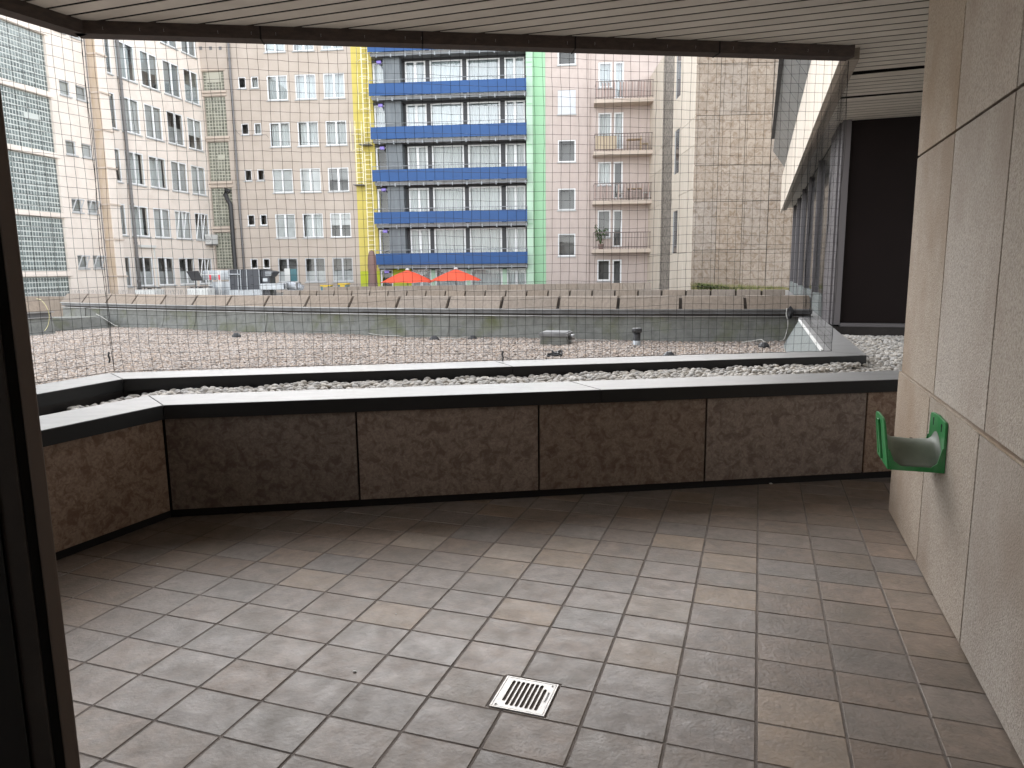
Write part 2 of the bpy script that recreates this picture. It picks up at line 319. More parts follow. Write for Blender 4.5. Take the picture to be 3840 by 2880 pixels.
# ================================================================== TERRACE FLOOR
e1 = V3(math.cos(YAW), math.sin(YAW), 0); e2 = V3(-math.sin(YAW), math.cos(YAW), 0); FO = V3(OX, OY, 0)
def fl(a, r, z=0.0): return FO + e1 * a * T + e2 * r * T * ASP + Z * z
floor = build('floor', MB().prism([nn(-7.5, -3.0), nn(6.5, -3.0), nn(6.5, 9.0), nn(-7.5, 9.0)][::1], -0.25, -0.0022), 'grout')
tag(floor, kind='structure')
GA, GB = 0.0095, 0.0065
def tile_mesh(poly, name='tile'):
    # plan polygon in local metres; chamfered top edge
    n = len(poly); c = 0.0022
    cen = np.mean(poly, 0)
    def inset(p, d):
        out = []
        for i in range(n):
            a, b_, q = np.array(p[i - 1]), np.array(p[i]), np.array(p[(i + 1) % n])
            u1, u2 = unit(b_ - a), unit(q - b_); n1_, n2_ = np.array([-u1[1], u1[0]]), np.array([-u2[1], u2[0]])
            out.append(b_ + (n1_ + n2_) / (1 + n1_ @ n2_) * d)
        return out
    top = inset(poly, c)
    vs = [(p[0], p[1], -0.012) for p in poly] + [(p[0], p[1], -c) for p in poly] + [(p[0], p[1], 0) for p in top]
    fs = []
    for k in (0, n):
        fs += [(k + i, k + (i + 1) % n, k + n + (i + 1) % n, k + n + i) for i in range(n)]
    fs.append(tuple(range(2 * n, 3 * n)))
    me = bpy.data.meshes.new(name); me.from_pydata(vs, [], fs)
    return me
hw, hh = T / 2 - GA / 2, T * ASP / 2 - GB / 2
tmesh = tile_mesh([(-hw, -hh), (hw, -hh), (hw, hh), (-hw, hh)]); tmesh.materials.append(MAT['tile'])
tmesh3 = tmesh.copy(); tmesh3.materials.clear(); tmesh3.materials.append(MAT['tile_print']); tmesh4 = tmesh.copy(); tmesh4.materials.clear(); tmesh4.materials.append(MAT['tile_print_left'])
PRINTS = {(4, 1): 3, (4, 5): 3, (1, 6): 3, (4, 7): 4, (4, 9): 4, (3, 2): 4, (0, 8): 3}
tmesh2 = tmesh.copy(); tmesh2.materials.clear(); tmesh2.materials.append(MAT['tile_ochre'])
# drain grate occupies part of these cells (a0,a1,r0,r1 in tile units)
DR = (0.818, 1.532, -0.938, 0.012); DM = 0.045
ochre = {(4, 0), (2, 1), (0, 2), (3, 6), (2, 7), (3, 4), (0, 5), (-1, 5)}
WALLN2 = 2.5 * N2[0] + 4.584 * N2[1]; WALLN1 = 2.5 * N1[0] + 4.584 * N1[1]
ntile = 0
for a in range(-9, 12):
    for r in range(-7, 15):
        ce = fl(a + 0.5, r + 0.5)
        # visible area only: inside the view and in front of the parapet
        d = ce - CO; zc = d @ CF
        if zc < 0.6: continue
        sx, sy = W / 2 + F * (d @ CR) / zc, H / 2 - F * (d @ CU) / zc
        if sx < -900 or sx > 4600 or sy > 3900: continue
        fy = 4.62 + (ce[0] + 2.292) * 0.1387
        if ce[1] > fy + 0.25: continue
        lx = -2.292 + (ce[1] - 4.62) * 0.45
        if ce[0] < lx - 0.35: continue
        if ce @ N2 > WALLN2 + 0.16 and ce @ N1 < WALLN1 - 0.1: continue
        if ce[0] > 5.2: continue
        ox0, ox1 = max(DR[0] - DM, a), min(DR[1] + .025, a + 1); oy0, oy1 = max(DR[2] - .008, r), min(DR[3] + DM * 1.3, r + 1)
        if ox0 < ox1 - 1e-6 and oy0 < oy1 - 1e-6:      # tile cut around the drain
            S = lambda q: ((q[0] - a - .5) * T, (q[1] - r - .5) * T * ASP)
            X0, X1, Y0, Y1 = -hw, hw, -hh, hh
            cx0, cy0 = S((ox0, oy0)); cx1, cy1 = S((ox1, oy1))
            if r == 0:
                cx0c, cx1c = max(cx0, X0), min(cx1, X1)
                poly = [(X0, cy1), (cx0c, cy1), (cx0c + 1e-4, cy1)] if False else None
                if a == 0: poly = [(X0, Y0), (cx0, Y0), (cx0 + .012, cy1), (X1, cy1), (X1, Y1), (X0, Y1)]
                else: poly = [(X0, cy1), (cx1, cy1), (cx1, Y0), (X1, Y0), (X1, Y1), (X0, Y1)]
            else:
                if a == 0: poly = [(X0, Y0), (X1, Y0), (X1, cy0), (cx0, cy0), (cx0, Y1), (X0, Y1)]
                else: poly = [(X0, Y0), (X1, Y0), (X1, Y1), (cx1, Y1), (cx1, cy0), (X0, cy0)]
            me = tile_mesh(poly); me.materials.append(MAT['tile'])
        else:
            me = (tmesh3 if PRINTS[a, r] == 3 else tmesh4) if (a, r) in PRINTS else tmesh2 if (a, r) in ochre or rnd() < 0.02 else tmesh
        o = bpy.data.objects.new('tile', me)
        link(o, floor, fl(a + .5, r + .5, ru(-.0006, .0006)))
        o.rotation_euler = (ru(-.0025, .0025), ru(-.0025, .0025), YAW + ru(-.003, .003)); ntile += 1
print('tiles', ntile)

# ---- drain grate
dc = fl((DR[0] + DR[1]) / 2, (DR[2] + DR[3]) / 2)
g = empty('drain_grate', dc); tag(g, 'square light metal drain grate with eight slots set in the floor tiles', 'drain grate')
gw, gh = (DR[1] - DR[0]) * T / 2, (DR[3] - DR[2]) * T * ASP / 2
def gb(mb, x0, x1, y0, y1, z0, z1): return mb.obox(dc, e1, e2, Z, (x0, x1, y0, y1, z0, z1))
m = MB(); fw = 0.006
for a in ((-gw, gw, -gh, -gh + fw), (-gw, gw, gh - fw, gh), (-gw, -gw + fw, -gh + fw, gh - fw), (gw - fw, gw, -gh + fw, gh - fw)): gb(m, *a, -0.004, 0.004)
build('frame', m, 'steel', g)
m = MB(); x = gw - fw - 0.002; y = gh - fw - 0.002; zt = 0.0035
s0, s1 = -0.074, 0.074; ys0, ys1 = -y + 0.016, y - 0.016; nsl = 8; sw = 0.0135; pitch = (s1 - s0 - sw) / 7
gb(m, -x, x, -y, ys0, 0.0004, zt); gb(m, -x, x, ys1, y, 0.0004, zt)
edges = [-x] + [q for i in range(nsl) for q in (s0 + i * pitch, s0 + i * pitch + sw)] + [x]
for i in range(0, len(edges), 2): gb(m, edges[i], edges[i + 1], ys0, ys1, 0.0004, zt)
for i in range(nsl):               # shorter first and last slot, rounded ends
    xa = s0 + i * pitch; xb = xa + sw; xc = (xa + xb) / 2
    lo = ys0 + (0.022 if i == 0 else 0.0); hi = ys1 - (0.022 if i == 7 else 0.0)
    if i == 0: gb(m, xa, xb, ys0, lo, 0.0004, zt)
    if i == 7: gb(m, xa, xb, hi, ys1, 0.0004, zt)
    for yy, sg in ((lo, 1), (hi, -1)):
        for sx in (-1, 1):
            pts = [(sx * sw / 2, 0)] + [(sx * sw / 2 * math.cos(t), sg * (sw / 2) * (1 - math.sin(t))) for t in (0, .4, .8, 1.2, math.pi / 2)]
            pl = [dc + e1 * (xc + p[0]) + e2 * (yy + p[1]) for p in pts]
            m.prism(pl, 0.0004, zt - 0.0002)
build('plate', m, 'steel', g)
build('pit', MB().obox(dc, e1, e2, Z, (-gw + .002, gw - .002, -gh + .002, gh - .002, -0.09, -0.02)), 'void', g)
for sx, sy in ((-1, -1), (1, 1)):
    c = dc + e1 * sx * (x - 0.012) + e2 * sy * (y - 0.0095)
    sc = build('screw', MB().lathe(c, [(0, .0052), (0.0058, .0048), (0.0062, .003)], 14), 'steel', g)
    mm = MB()
    mm.obox(c, e1, e2, Z, (-.004, .004, -.0008, .0008, .0045, .0056)); mm.obox(c, e1, e2, Z, (-.0008, .0008, -.004, .004, .0045, .0057))
    build('cross_slot', mm, 'void', sc)
tx = bpy.data.curves.new('lettering', 'FONT'); tx.body = 'PASSAVANT'; tx.size = 0.0125; tx.extrude = 0.0003; tx.align_x = 'CENTER'
tx.materials.append(MAT['gutter'])
tmp = bpy.data.objects.new('tmp', tx); COL.objects.link(tmp); bpy.context.view_layer.update()
tme = bpy.data.meshes.new_from_object(tmp.evaluated_get(bpy.context.evaluated_depsgraph_get())); bpy.data.objects.remove(tmp)
to = bpy.data.objects.new('lettering', tme); link(to, g, dc + e1 * (x - 0.0085) + e2 * 0.012 + Z * (zt + 0.0005))
to.rotation_euler = (0, 0, YAW + math.pi / 2)

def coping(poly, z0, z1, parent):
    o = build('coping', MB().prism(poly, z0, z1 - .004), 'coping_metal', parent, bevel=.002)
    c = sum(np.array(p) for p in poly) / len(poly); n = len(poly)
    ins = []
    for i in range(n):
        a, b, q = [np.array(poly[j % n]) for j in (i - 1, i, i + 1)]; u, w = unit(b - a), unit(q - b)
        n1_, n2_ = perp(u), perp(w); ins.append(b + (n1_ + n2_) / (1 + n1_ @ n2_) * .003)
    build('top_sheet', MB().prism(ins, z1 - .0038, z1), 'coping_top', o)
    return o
# ================================================================== INNER PARAPET
A0 = V3(-2.292, 4.62, 0); dP = unit([4.966, .689, 0]); nP = V3(dP[1], -dP[0], 0)     # nP faces the terrace
dL = unit([0.41, 0.913, 0]); nL = V3(dL[1], -dL[0], 0)                               # left piece, runs towards the corner
par = empty('parapet_wall', A0); tag(par, 'low terrace parapet of brown mottled stone panels under a dark metal coping', 'parapet')
SB, ST, CB, CT = 0.06, 0.69, 0.685, 0.78
core = MB()
cA = lineX(A0 - nP * .03, dP, A0 - nL * .03, dL); cB = lineX(A0 - nP * .16, dP, A0 - nL * .16, dL)
core.prism([cA, cA + dP * 9, cB + dP * 9, cB], 0.0, 0.70); core.prism([cA - dL * 2.6, cA, cB, cB - dL * 2.6], 0.0, 0.70)
build('core', core, 'void', par)  # near-black colour stands in for shade in the base recess
js = [0.0, 1.2385, 2.502, 3.745, 5.013, 6.26, 7.5]
for i in range(len(js) - 1):
    build('stone_panel', MB().obox(A0, dP, -nP, Z, (js[i] + .007, js[i + 1] - .007, 0, .028, SB, ST)), 'parapet_stone', par, bevel=.0015)
for i in range(2):
    build('stone_panel', MB().obox(A0, -dL, -nL, Z, (i * 1.25 + .012, i * 1.25 + 1.243, 0, .028, SB, ST)), 'parapet_stone', par, bevel=.0015)
CW = 0.42
def coping_poly(base, d1, n1_, d2, n2_, s0, s1, over, width, corner_lo):
    pass
fA = lineX(A0 + nP * .03, dP, A0 + nL * .03, dL); fB = lineX(A0 - nP * (CW - .03), dP, A0 - nL * (CW - .03), dL)
def at_s(p, d, s): return p + d * s
splits = [2.985 + .0, 6.2]     # joint along the front piece
prev = 0
pieces = [(0, 2.925), (2.929, 7.0)]
for i, (s0, s1) in enumerate(pieces):
    pf0 = fA if i == 0 else fA + dP * s0; pb0 = fB if i == 0 else fA + dP * (s0 - .13) - nP * CW
    pf1 = fA + dP * s1; pb1 = fA + dP * (s1 - .13) - nP * CW
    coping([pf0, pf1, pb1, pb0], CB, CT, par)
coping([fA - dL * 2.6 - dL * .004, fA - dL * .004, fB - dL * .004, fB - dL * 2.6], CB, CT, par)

# ================================================================== OUTER PARAPET
z2 = 0.82
q = [atz(*ZK(665, 315), z2), atz(*ZC(0, 1092), z2), atz(*ZC(2190, 995), z2)]
dO = unit(q[2] - q[0]); nO = V3(dO[1], -dO[0], 0)
qb = [atz(*ZK(605, 272), z2), atz(*ZC(1880, 970), z2)]
OW = (qb[0] - q[0]) @ -nO
OC = V3(q[0][0], q[0][1], 0)                        # inner corner, left
dOL = unit(atz(*ZK(665, 315), z2) - atz(*ZK(45, 425), z2)); nOL = V3(dOL[1], -dOL[0], 0)
OCb = lineX(OC - nO * OW, dO, OC - nOL * OW, dOL)
OR = V3(q[2][0], q[2][1], 0)                        # right corner, inner face
out = empty('outer_parapet', OC); tag(out, 'outer row of dark grey metal coping behind the strip of white pebbles', 'parapet')
RW = 0.34                                           # width of return coping
R_in = OR; R_out0 = lineX(OR - N2 * RW, N1, OC - nO * OW, dO)    # where the back edge meets the return
LEN_R = 19.0
jo = (V3(*atz(*ZB(1017, 1130), z2)) - OC) @ dO
pj, pjb = OC + dO * jo, OC + dO * (jo - .1) - nO * OW
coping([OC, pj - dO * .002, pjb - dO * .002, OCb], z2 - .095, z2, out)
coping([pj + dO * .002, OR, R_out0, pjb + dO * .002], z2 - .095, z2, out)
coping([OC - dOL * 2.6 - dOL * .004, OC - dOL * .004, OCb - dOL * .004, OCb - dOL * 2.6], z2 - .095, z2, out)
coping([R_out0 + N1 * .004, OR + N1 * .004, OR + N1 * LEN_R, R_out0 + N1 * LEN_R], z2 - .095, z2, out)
iO = lineX(OC - nO * .04, dO, OC - nOL * .04, dOL); iOb = lineX(OC - nO * (OW - .06), dO, OC - nOL * (OW - .06), dOL)
iR = lineX(OC - nO * .04, dO, OR - N2 * .05, N1); iRb = lineX(OC - nO * (OW - .06), dO, OR - N2 * (RW - .04), N1)
m = MB(); m.prism([iO, iR, iRb, iOb], .1, z2 - .095); m.prism([iO - dOL * 2.6, iO, iOb, iOb - dOL * 2.6], .1, z2 - .095)
m.prism([iRb, iR, iR + N1 * (LEN_R - .2), iRb + N1 * (LEN_R - .2)], .1, z2 - .095)
build('upstand', m, 'dark_trim', out)
# pale membrane flashing on the roof side of the return
m = MB(); p0 = R_out0 - N2 * 0.002
m.prism([p0 - N2 * .24 + N1 * .2, p0 - N2 * .0 + N1 * .2, p0 - N2 * .0 + N1 * 4.35, p0 - N2 * .24 + N1 * 4.35], .40, .405)
m2 = MB()
a0_, a1_ = p0 + N1 * .1, p0 + N1 * 4.4
m2.add([a0_ - N2 * .22 + Z * .40, a1_ - N2 * .22 + Z * .40, a1_ - N2 * .01 + Z * .80, a0_ - N2 * .01 + Z * .80, a0_ + Z * .40, a1_ + Z * .40], [(0, 1, 2, 3), (0, 3, 4), (1, 5, 2), (0, 4, 5, 1), (3, 2, 5, 4)])
build('membrane_flashing', m2, 'membrane', out)
build('edge_strip', MB().obox(p0, N2, N1, Z, (-.018, .004, .05, 4.4, z2 - .02, z2 + .006)), 'white_paint', out)

# ---- pebbles between the copings and on the right-hand strip
DPN = V3(4.42, 9.9, 0)                                      # left end of the dark end wall
tb = MB(); tb.prism([fB - dL * 2.6, fB, fB + dP * 7.6, nn(8.0, 4.0), nn(8.0, 11.0), DPN + N1 * 1.0, OR + N1 * 4.5, OR, OC, OC - dOL * 2.6], 0.30, 0.56)
tag(build('planting_trough', tb, 'joint_dark'), kind='structure')
def ico(sub):
    b = bmesh.new(); bmesh.ops.create_icosphere(b, subdivisions=sub, radius=1.0)
    v = np.array([x.co[:] for x in b.verts]); f = [tuple(x.index for x in t.verts) for t in b.faces]; b.free(); return v, np.array(f)
icoV, icoF = ico(2)
shapes = []
for k in range(8):
    s = V3(1.0, ru(.62, .9), ru(.45, .7)); ph = ru(0, 50)
    sc = np.array([1 + 0.22 * noise.noise(Vector((p * 0.9 + ph).tolist())) for p in icoV])
    shapes.append(icoV * sc[:, None] * s)
def rotm(a, b, c):
    from mathutils import Euler
    return np.array(Euler((a, b, c)).to_matrix())
def pebbles(name, pts, rmin, rmax, material, label, cat):
    allv, allf = [], []; k = 0
    for p in pts:
        r = ru(rmin, rmax); v = shapes[random.randrange(8)] * r @ rotm(ru(-.4, .4), ru(-.4, .4), ru(0, 6.28)).T + p
        allv.append(v); allf.append(icoF + k); k += len(v)
    v = np.concatenate(allv); f = np.concatenate(allf)
    me = bpy.data.meshes.new(name); me.vertices.add(len(v)); me.vertices.foreach_set('co', v.ravel())
    me.loops.add(f.size); me.loops.foreach_set('vertex_index', f.ravel())
    me.polygons.add(len(f)); me.polygons.foreach_set('loop_start', np.arange(0, f.size, 3)); me.polygons.foreach_set('loop_total', np.full(len(f), 3))
    me.polygons.foreach_set('use_smooth', np.ones(len(f), bool)); me.update(); me.validate()
    me.materials.append(MAT[material]); o = bpy.data.objects.new(name, me); COL.objects.link(o); WLOC[o.name] = (0, 0, 0)
    return tag(o, label, cat, kind='stuff')
def inpoly(p, poly):
    c = False; n = len(poly)
    for i in range(n):
        a, b = poly[i], poly[i - 1]
        if (a[1] > p[1]) != (b[1] > p[1]) and p[0] < (b[0] - a[0]) * (p[1] - a[1]) / (b[1] - a[1]) + a[0]: c = not c
    return c
def scatter(poly, step, zf, layers=2):
    xs = [p[0] for p in poly]; ys = [p[1] for p in poly]; out_ = []
    for L in range(layers):
        y = min(ys)
        while y < max(ys):
            x = min(xs)
            while x < max(xs):
                p = (x + ru(-.45, .45) * step, y + ru(-.45, .45) * step)
                if inpoly(p, poly): out_.append(V3(p[0], p[1], zf(*p) + (L - layers + 1) * step * .5 + ru(-.3, .3) * step * .4))
                x += step
            y += step
    return out_
def ztro(x, y):
    t = max(0, min(1, (x + 2.4) / 4.6)); base = 0.725 + 0.02 * t - 0.06 * max(0, min(1, (-2.5 - x) / .5))
    return base + 0.028 * noise.noise(Vector((x * 1.6, y * 1.6, 3.1))) + 0.018 * noise.noise(Vector((x * 5, y * 5, 7)))
tp = [fB - dL * 2.4 + nL * -.02, fB - nP * .02, fB + dP * 4.7 - nP * .02, OR + dO * .02 + nO * .02, OC + nO * .03, OC - dOL * 2.4 + nOL * .03]
pts = [p for p in scatter(tp, .048, ztro, 3) if not (p[0] < -2.75 and rnd() < .35)]
pebbles('trough_pebbles', pts, .021, .038, 'pebble', 'rounded white pebbles filling the trough between the two copings', 'pebbles')
rp = [OR + dO * .04 + nO * .0, fB + dP * 4.7 - nP * .0, fB + dP * 7.2, nn(4.5, 5.2), nn(4.5, 10.45), DPN - N1 * .28 + N2 * .1, OR + N1 * 3.0 + N2 * .03]
pts = scatter(rp, .050, lambda x, y:   .70 + 0.03 * noise.noise(Vector((x * 1.3, y * 1.3, 1))), 2)
pebbles('corner_pebbles', pts, .022, .036, 'pebble', 'bed of white pebbles in front of the dark end wall, right', 'pebbles')

# ================================================================== FLAT ROOF with gravel
GZ = 0.42
c2 = np.polyfit([-7.777, -2.059, 3.559], [15.979, 13.347, 11.75], 2)
yP = lambda x: float(np.polyval(c2, x))
def cp_(x): return V3(x, yP(x), 0)
XR = 4.75
roof_poly = [OCb - dOL * 2.4 - nOL * .0, OCb, R_out0, R_out0 + N1 * 4.6] + [cp_(x) for x in np.linspace(XR, -11.5, 18)] + [V3(-12.5, 6.0, 0), V3(-6, 3.2, 0)]
roof = build('flat_roof', MB().prism(roof_poly, 0.10, GZ - .085), 'gravel_bed'); tag(roof, kind='structure')
# bitumen upstand sheets (each a lapped piece) and gutter line, under the parapet caps
rpar = empty('roof_parapet', cp_(0)); tag(rpar, 'long roof parapet with sloping beige precast caps above a mossy grey bitumen upstand', 'parapet')
def arc_pts(x0, x1):
    # points about one metre apart along the curved line
    xs = [x0]
    while xs[-1] < x1:
        x = xs[-1]; s = np.polyval(np.polyder(c2), x); xs.append(x + 1.03 / math.sqrt(1 + s * s))
    return xs
xs = arc_pts(-11.2, XR)
def strip(x0, x1, prof, mb, n=1):
    # prof: list of (back offset, z) closed polygon, swept between two stations
    P0, P1 = cp_(x0), cp_(x1); d = unit(P1 - P0); bk = perp(d)
    k = len(prof)
    vs = [P0 + bk * o + Z * z for o, z in prof] + [P1 + bk * o + Z * z for o, z in prof]
    fs = [(i, (i + 1) % k, k + (i + 1) % k, k + i) for i in range(k)] + [tuple(range(k - 1, -1, -1)), tuple(range(k, 2 * k))]
    mb.add(vs, fs); return mb
for i in range(len(xs) - 1):
    t = ru(-.014, .014); sl = .03
    build('bitumen_sheet', strip(xs[i], xs[i + 1] + .02, [(-.10 + t, .40), (-.02 + t, .62), (.0 + t, .83), (.05, .83), (.05, .40)], MB()), 'bitumen', rpar)
    gm = strip(xs[i] + .0, xs[i + 1], [(-.035, .862), (-.035, .925), (.03, .925), (.03, .862)], MB()); build('gutter', gm, 'gutter', rpar)
    build('drip_strip', strip(xs[i], xs[i + 1], [(-.05, .815), (-.05, .832), (.04, .832), (.04, .815)], MB()), 'alu', rpar)
    build('cap_lip', strip(xs[i], xs[i + 1], [(-.075, .926), (-.075, .945), (.03, .945), (.03, .926)], MB()), 'alu', rpar)
    lean = .17
    build('cap', strip(xs[i] + .027, xs[i + 1] - .027, [(-.06, .946), (-.06 + lean, 1.15), (.30, 1.15), (.30, .946)], MB()), 'precast', rpar)
bk = MB()
for i in range(len(xs) - 1): strip(xs[i], xs[i + 1], [(.06, -.2), (.06, .80), (.045, .80), (.045, .945), (.02 + .12, 1.12), (.27, 1.12), (.27, -.2)], bk)
build('backing', bk, 'precast_dark', rpar)
# gravel
def gravel(name, poly, dens, label):
    b = bmesh.new(); x0, x1 = min(p[0] for p in poly), max(p[0] for p in poly); y0, y1 = min(p[1] for p in poly), max(p[1] for p in poly)
    st = .25; nx, ny = int((x1 - x0) / st) + 2, int((y1 - y0) / st) + 2; vv = {}
    for i in range(nx):
        for j in range(ny):
            x, y = x0 + i * st, y0 + j * st
            vv[i, j] = b.verts.new((x, y, GZ - .02 + .035 * noise.noise(Vector((x * .45, y * .45, 0))) + .012 * noise.noise(Vector((x * 2, y * 2, 5)))))
    for i in range(nx - 1):
        for j in range(ny - 1):
            if inpoly((x0 + (i + .5) * st, y0 + (j + .5) * st), poly): b.faces.new((vv[i, j], vv[i + 1, j], vv[i + 1, j + 1], vv[i, j + 1]))
    for v in [v for v in b.verts if not v.link_faces]: b.verts.remove(v)
    me = bpy.data.meshes.new(name); b.to_mesh(me); b.free(); me.materials.append(MAT['gravel_bed'])
    o = bpy.data.objects.new(name, me); COL.objects.link(o); WLOC[o.name] = (0, 0, 0)
    ng = bpy.data.node_groups.new(name, 'GeometryNodeTree')
    ng.interface.new_socket('Geometry', in_out='INPUT', socket_type='NodeSocketGeometry'); ng.interface.new_socket('Geometry', in_out='OUTPUT', socket_type='NodeSocketGeometry')
    N, L = ng.nodes, ng.links
    gi, go = N.new('NodeGroupInput'), N.new('NodeGroupOutput')
    dp = N.new('GeometryNodeDistributePointsOnFaces'); dp.inputs['Density'].default_value = dens
    L.new(gi.outputs[0], dp.inputs['Mesh'])
    ic = N.new('GeometryNodeMeshIcoSphere'); ic.inputs['Radius'].default_value = 1.0; ic.inputs['Subdivisions'].default_value = 2
    ss = N.new('GeometryNodeSetShadeSmooth'); L.new(ic.outputs[0], ss.inputs[0])
    sm = N.new('GeometryNodeSetMaterial'); sm.inputs['Material'].default_value = MAT['gravel']; L.new(ss.outputs[0], sm.inputs[0])
    ip = N.new('GeometryNodeInstanceOnPoints'); L.new(dp.outputs['Points'], ip.inputs['Points']); L.new(sm.outputs[0], ip.inputs['Instance'])
    rv = N.new('FunctionNodeRandomValue'); rv.data_type = 'FLOAT_VECTOR'; rv.inputs[0].default_value = (-.5, -.5, 0); rv.inputs[1].default_value = (.5, .5, 6.28)
    L.new(rv.outputs[0], ip.inputs['Rotation'])
    rs = N.new('FunctionNodeRandomValue'); rs.data_type = 'FLOAT_VECTOR'; rs.inputs[0].default_value = (.014, .011, .009); rs.inputs[1].default_value = (.030, .023, .017); rs.inputs['Seed'].default_value = 3
    L.new(rs.outputs[0], ip.inputs['Scale'])
    sp = N.new('GeometryNodeSetPosition'); rz = N.new('FunctionNodeRandomValue'); rz.data_type = 'FLOAT_VECTOR'; rz.inputs[0].default_value = (0, 0, -.006); rz.inputs[1].default_value = (0, 0, .016); rz.inputs['Seed'].default_value = 9
    L.new(ip.outputs[0], sp.inputs['Geometry']); L.new(rz.outputs[0], sp.inputs['Offset'])
    jg = N.new('GeometryNodeJoinGeometry'); L.new(gi.outputs[0], jg.inputs[0]); L.new(sp.outputs[0], jg.inputs[0]); L.new(jg.outputs[0], go.inputs[0])
    md = o.modifiers.new('gravel', 'NODES'); md.node_group = ng
    return tag(o, label, 'gravel', kind='stuff')
gravel('roof_gravel', roof_poly, 1400, 'pale pinkish gravel spread over the flat roof beyond the net')

# ================================================================== CEILING, beams, upper facade
CZ = 3.515; BZ = 3.42
BL = V3(-3.283, 5.873, 0); BR_ = V3(3.02, 6.735, 0)
L2, L1 = BL @ N2, BL @ N1; R2, R1 = BR_ @ N2, BR_ @ N1
dBL = unit(BL - V3(-3.528, 5.334, 0))
END1 = 26.0; WIN2 = DPN @ N2; DPN1 = DPN @ N1
def left_at(t):
    if t < L1:
        p = BL - dBL * ((L1 - t) / (dBL @ N1)); return p @ N2
    if t < R1: return L2 + (t - L1) * (R2 - L2) / (R1 - L1)
    return R2
ceil = empty('ceiling', nn(0, 5, CZ)); tag(ceil, kind='structure')
SMOD, SGAP, PH = 0.1615, 0.028, 6.575
k0 = int((-2.4 - PH) / SMOD); k1 = int((END1 - PH) / SMOD)
for k in range(k0, k1):
    t0, t1 = PH + k * SMOD + SGAP / 2, PH + (k + 1) * SMOD - SGAP / 2
    rgt = WALLN2 + .02 if t1 < WALLN1 - .02 else (4.6 if t0 < DPN1 + .12 else WIN2 + .02)
    if rgt < left_at(t0) + .03: continue
    dz = [0, 0, 0, 0]
    if abs(t0 - 8.2) < .09: dz = [-.03, 0, 0, -.03]     # a slat that has dropped at one end
    if abs(t0 - 9.3) < .09: dz = [-.02, 0, 0, -.02]
    a = [nn(left_at(t0) + .04, t0), nn(rgt, t0), nn(rgt, t1), nn(left_at(t1) + .04, t1)]
    c = [p + Z * (CZ + d) for p, d in zip(a, dz)] + [p + Z * (CZ + .003 + d) for p, d in zip(a, dz)]
    # rolled edges: a shallow pan
    build('slat', MB().hexa(c), 'slat', ceil)
bl0 = BL - dBL * 6.0
up_poly = [bl0, BL, BR_, nn(R2, END1), nn(9, END1), nn(9, -4.0), nn(-7.0, -4.0)][::-1]
body = empty('upper_storey', nn(2, 4, CZ + .05)); tag(body, 'overhanging upper storey of the near building with pale travertine fascia', 'building')
build('soffit_slab', MB().prism(up_poly[::-1], CZ + .045, 4.58), 'void', body)
# edge beams
def beam(p, q, mb, w=.12, z0=BZ, z1=CZ + .03, outw=.015):
    d = unit(q - p); n = perp(d)
    return mb.obox(V3(p[0], p[1], 0), d, n, Z, (0, np.linalg.norm((q - p)[:2]), -w, outw, z0, z1))
build('edge_beam', beam(BL, BR_ - unit(BR_ - BL) * .02, MB()), 'beam_brown', ceil)
build('edge_beam', beam(BL - dBL * 6, BL - dBL * .03, MB()), 'beam_brown', ceil)
jb = unit(BR_ - BL)
for s in (1.35, 2.6, 3.85, 5.1):
    build('beam_joint', MB().obox(BL + Z * 0, jb, perp(jb), Z, (s, s + .012, -.123, .0175, BZ - .004, CZ - .002)), 'void', ceil)
# return beam, running away along the wing
build('edge_beam', MB().obox(BR_, N2, N1, Z, (-.02, .085, -.03, END1 - R1 - .3, BZ, CZ + .03)), 'beam_lit', ceil)
# travertine fascia on front and wing
i = 0; s = 0.0
while s < END1 - R1 - .4:
    build('fascia_panel', MB().obox(BR_, N2, N1, Z, (-.075, -.022, s + .004, s + 1.496, BZ + .01, 4.60)), 'travertine', body); s += 1.5
for s in np.arange(0, 6.2, 1.25):
    build('fascia_panel', MB().obox(BL, jb, perp(jb), Z, (s + .004, min(s + 1.246, 6.34), .02, .06, BZ + .02, 4.60)), 'travertine', body)
# flared metal spandrel panels above the fascia
WE = END1 - R1 - 2.2
pw = 1.15; s = 0.0
while s < WE:
    b0, b1 = BR_ + N1 * (s + .02) - N2 * .05, BR_ + N1 * (s + pw - .02) - N2 * .05
    o_, u_ = -N2 * .37, Z * .53; th = N2 * .04
    m = MB().hexa([b0 + Z * 4.63, b1 + Z * 4.63, b1 + Z * 4.63 + th, b0 + Z * 4.63 + th, b0 + Z * 4.63 + o_ + u_, b1 + Z * 4.63 + o_ + u_, b1 + Z * 4.63 + o_ + u_ + th, b0 + Z * 4.63 + o_ + u_ + th])
    build('spandrel_panel', m, 'flare_panel', body); s += pw
b0, b1 = BR_ - N2 * .005, BR_ + N1 * WE - N2 * .005
build('spandrel_backing', MB().hexa([b0 + Z * 4.63, b1 + Z * 4.63, b1 + Z * 4.63 + th, b0 + Z * 4.63 + th, b0 + Z * 4.63 + o_ + u_, b1 + Z * 4.63 + o_ + u_, b1 + Z * 4.63 + o_ + u_ + th, b0 + Z * 4.63 + o_ + u_ + th]), 'void', body)
m = MB(); e_ = END1 - R1 - 2.2
m.obox(BR_, N2, N1, Z, (-.07, .05, -.4, e_, 4.602, 4.628)); build('shadow_gap', m, 'void', body)
m = MB(); m.obox(BR_, N2, N1, Z, (-.50, -.38, -.4, e_ - 1.5, 5.16, 5.20)); build('top_rail', m, 'anthracite', body)
build('upper_wall', MB().prism([nn(R2 + .05, R1), nn(9, R1), nn(9, END1 - .5), nn(R2 + .05, END1 - .5)][::1], 4.585, 5.6), 'flare_panel', body)

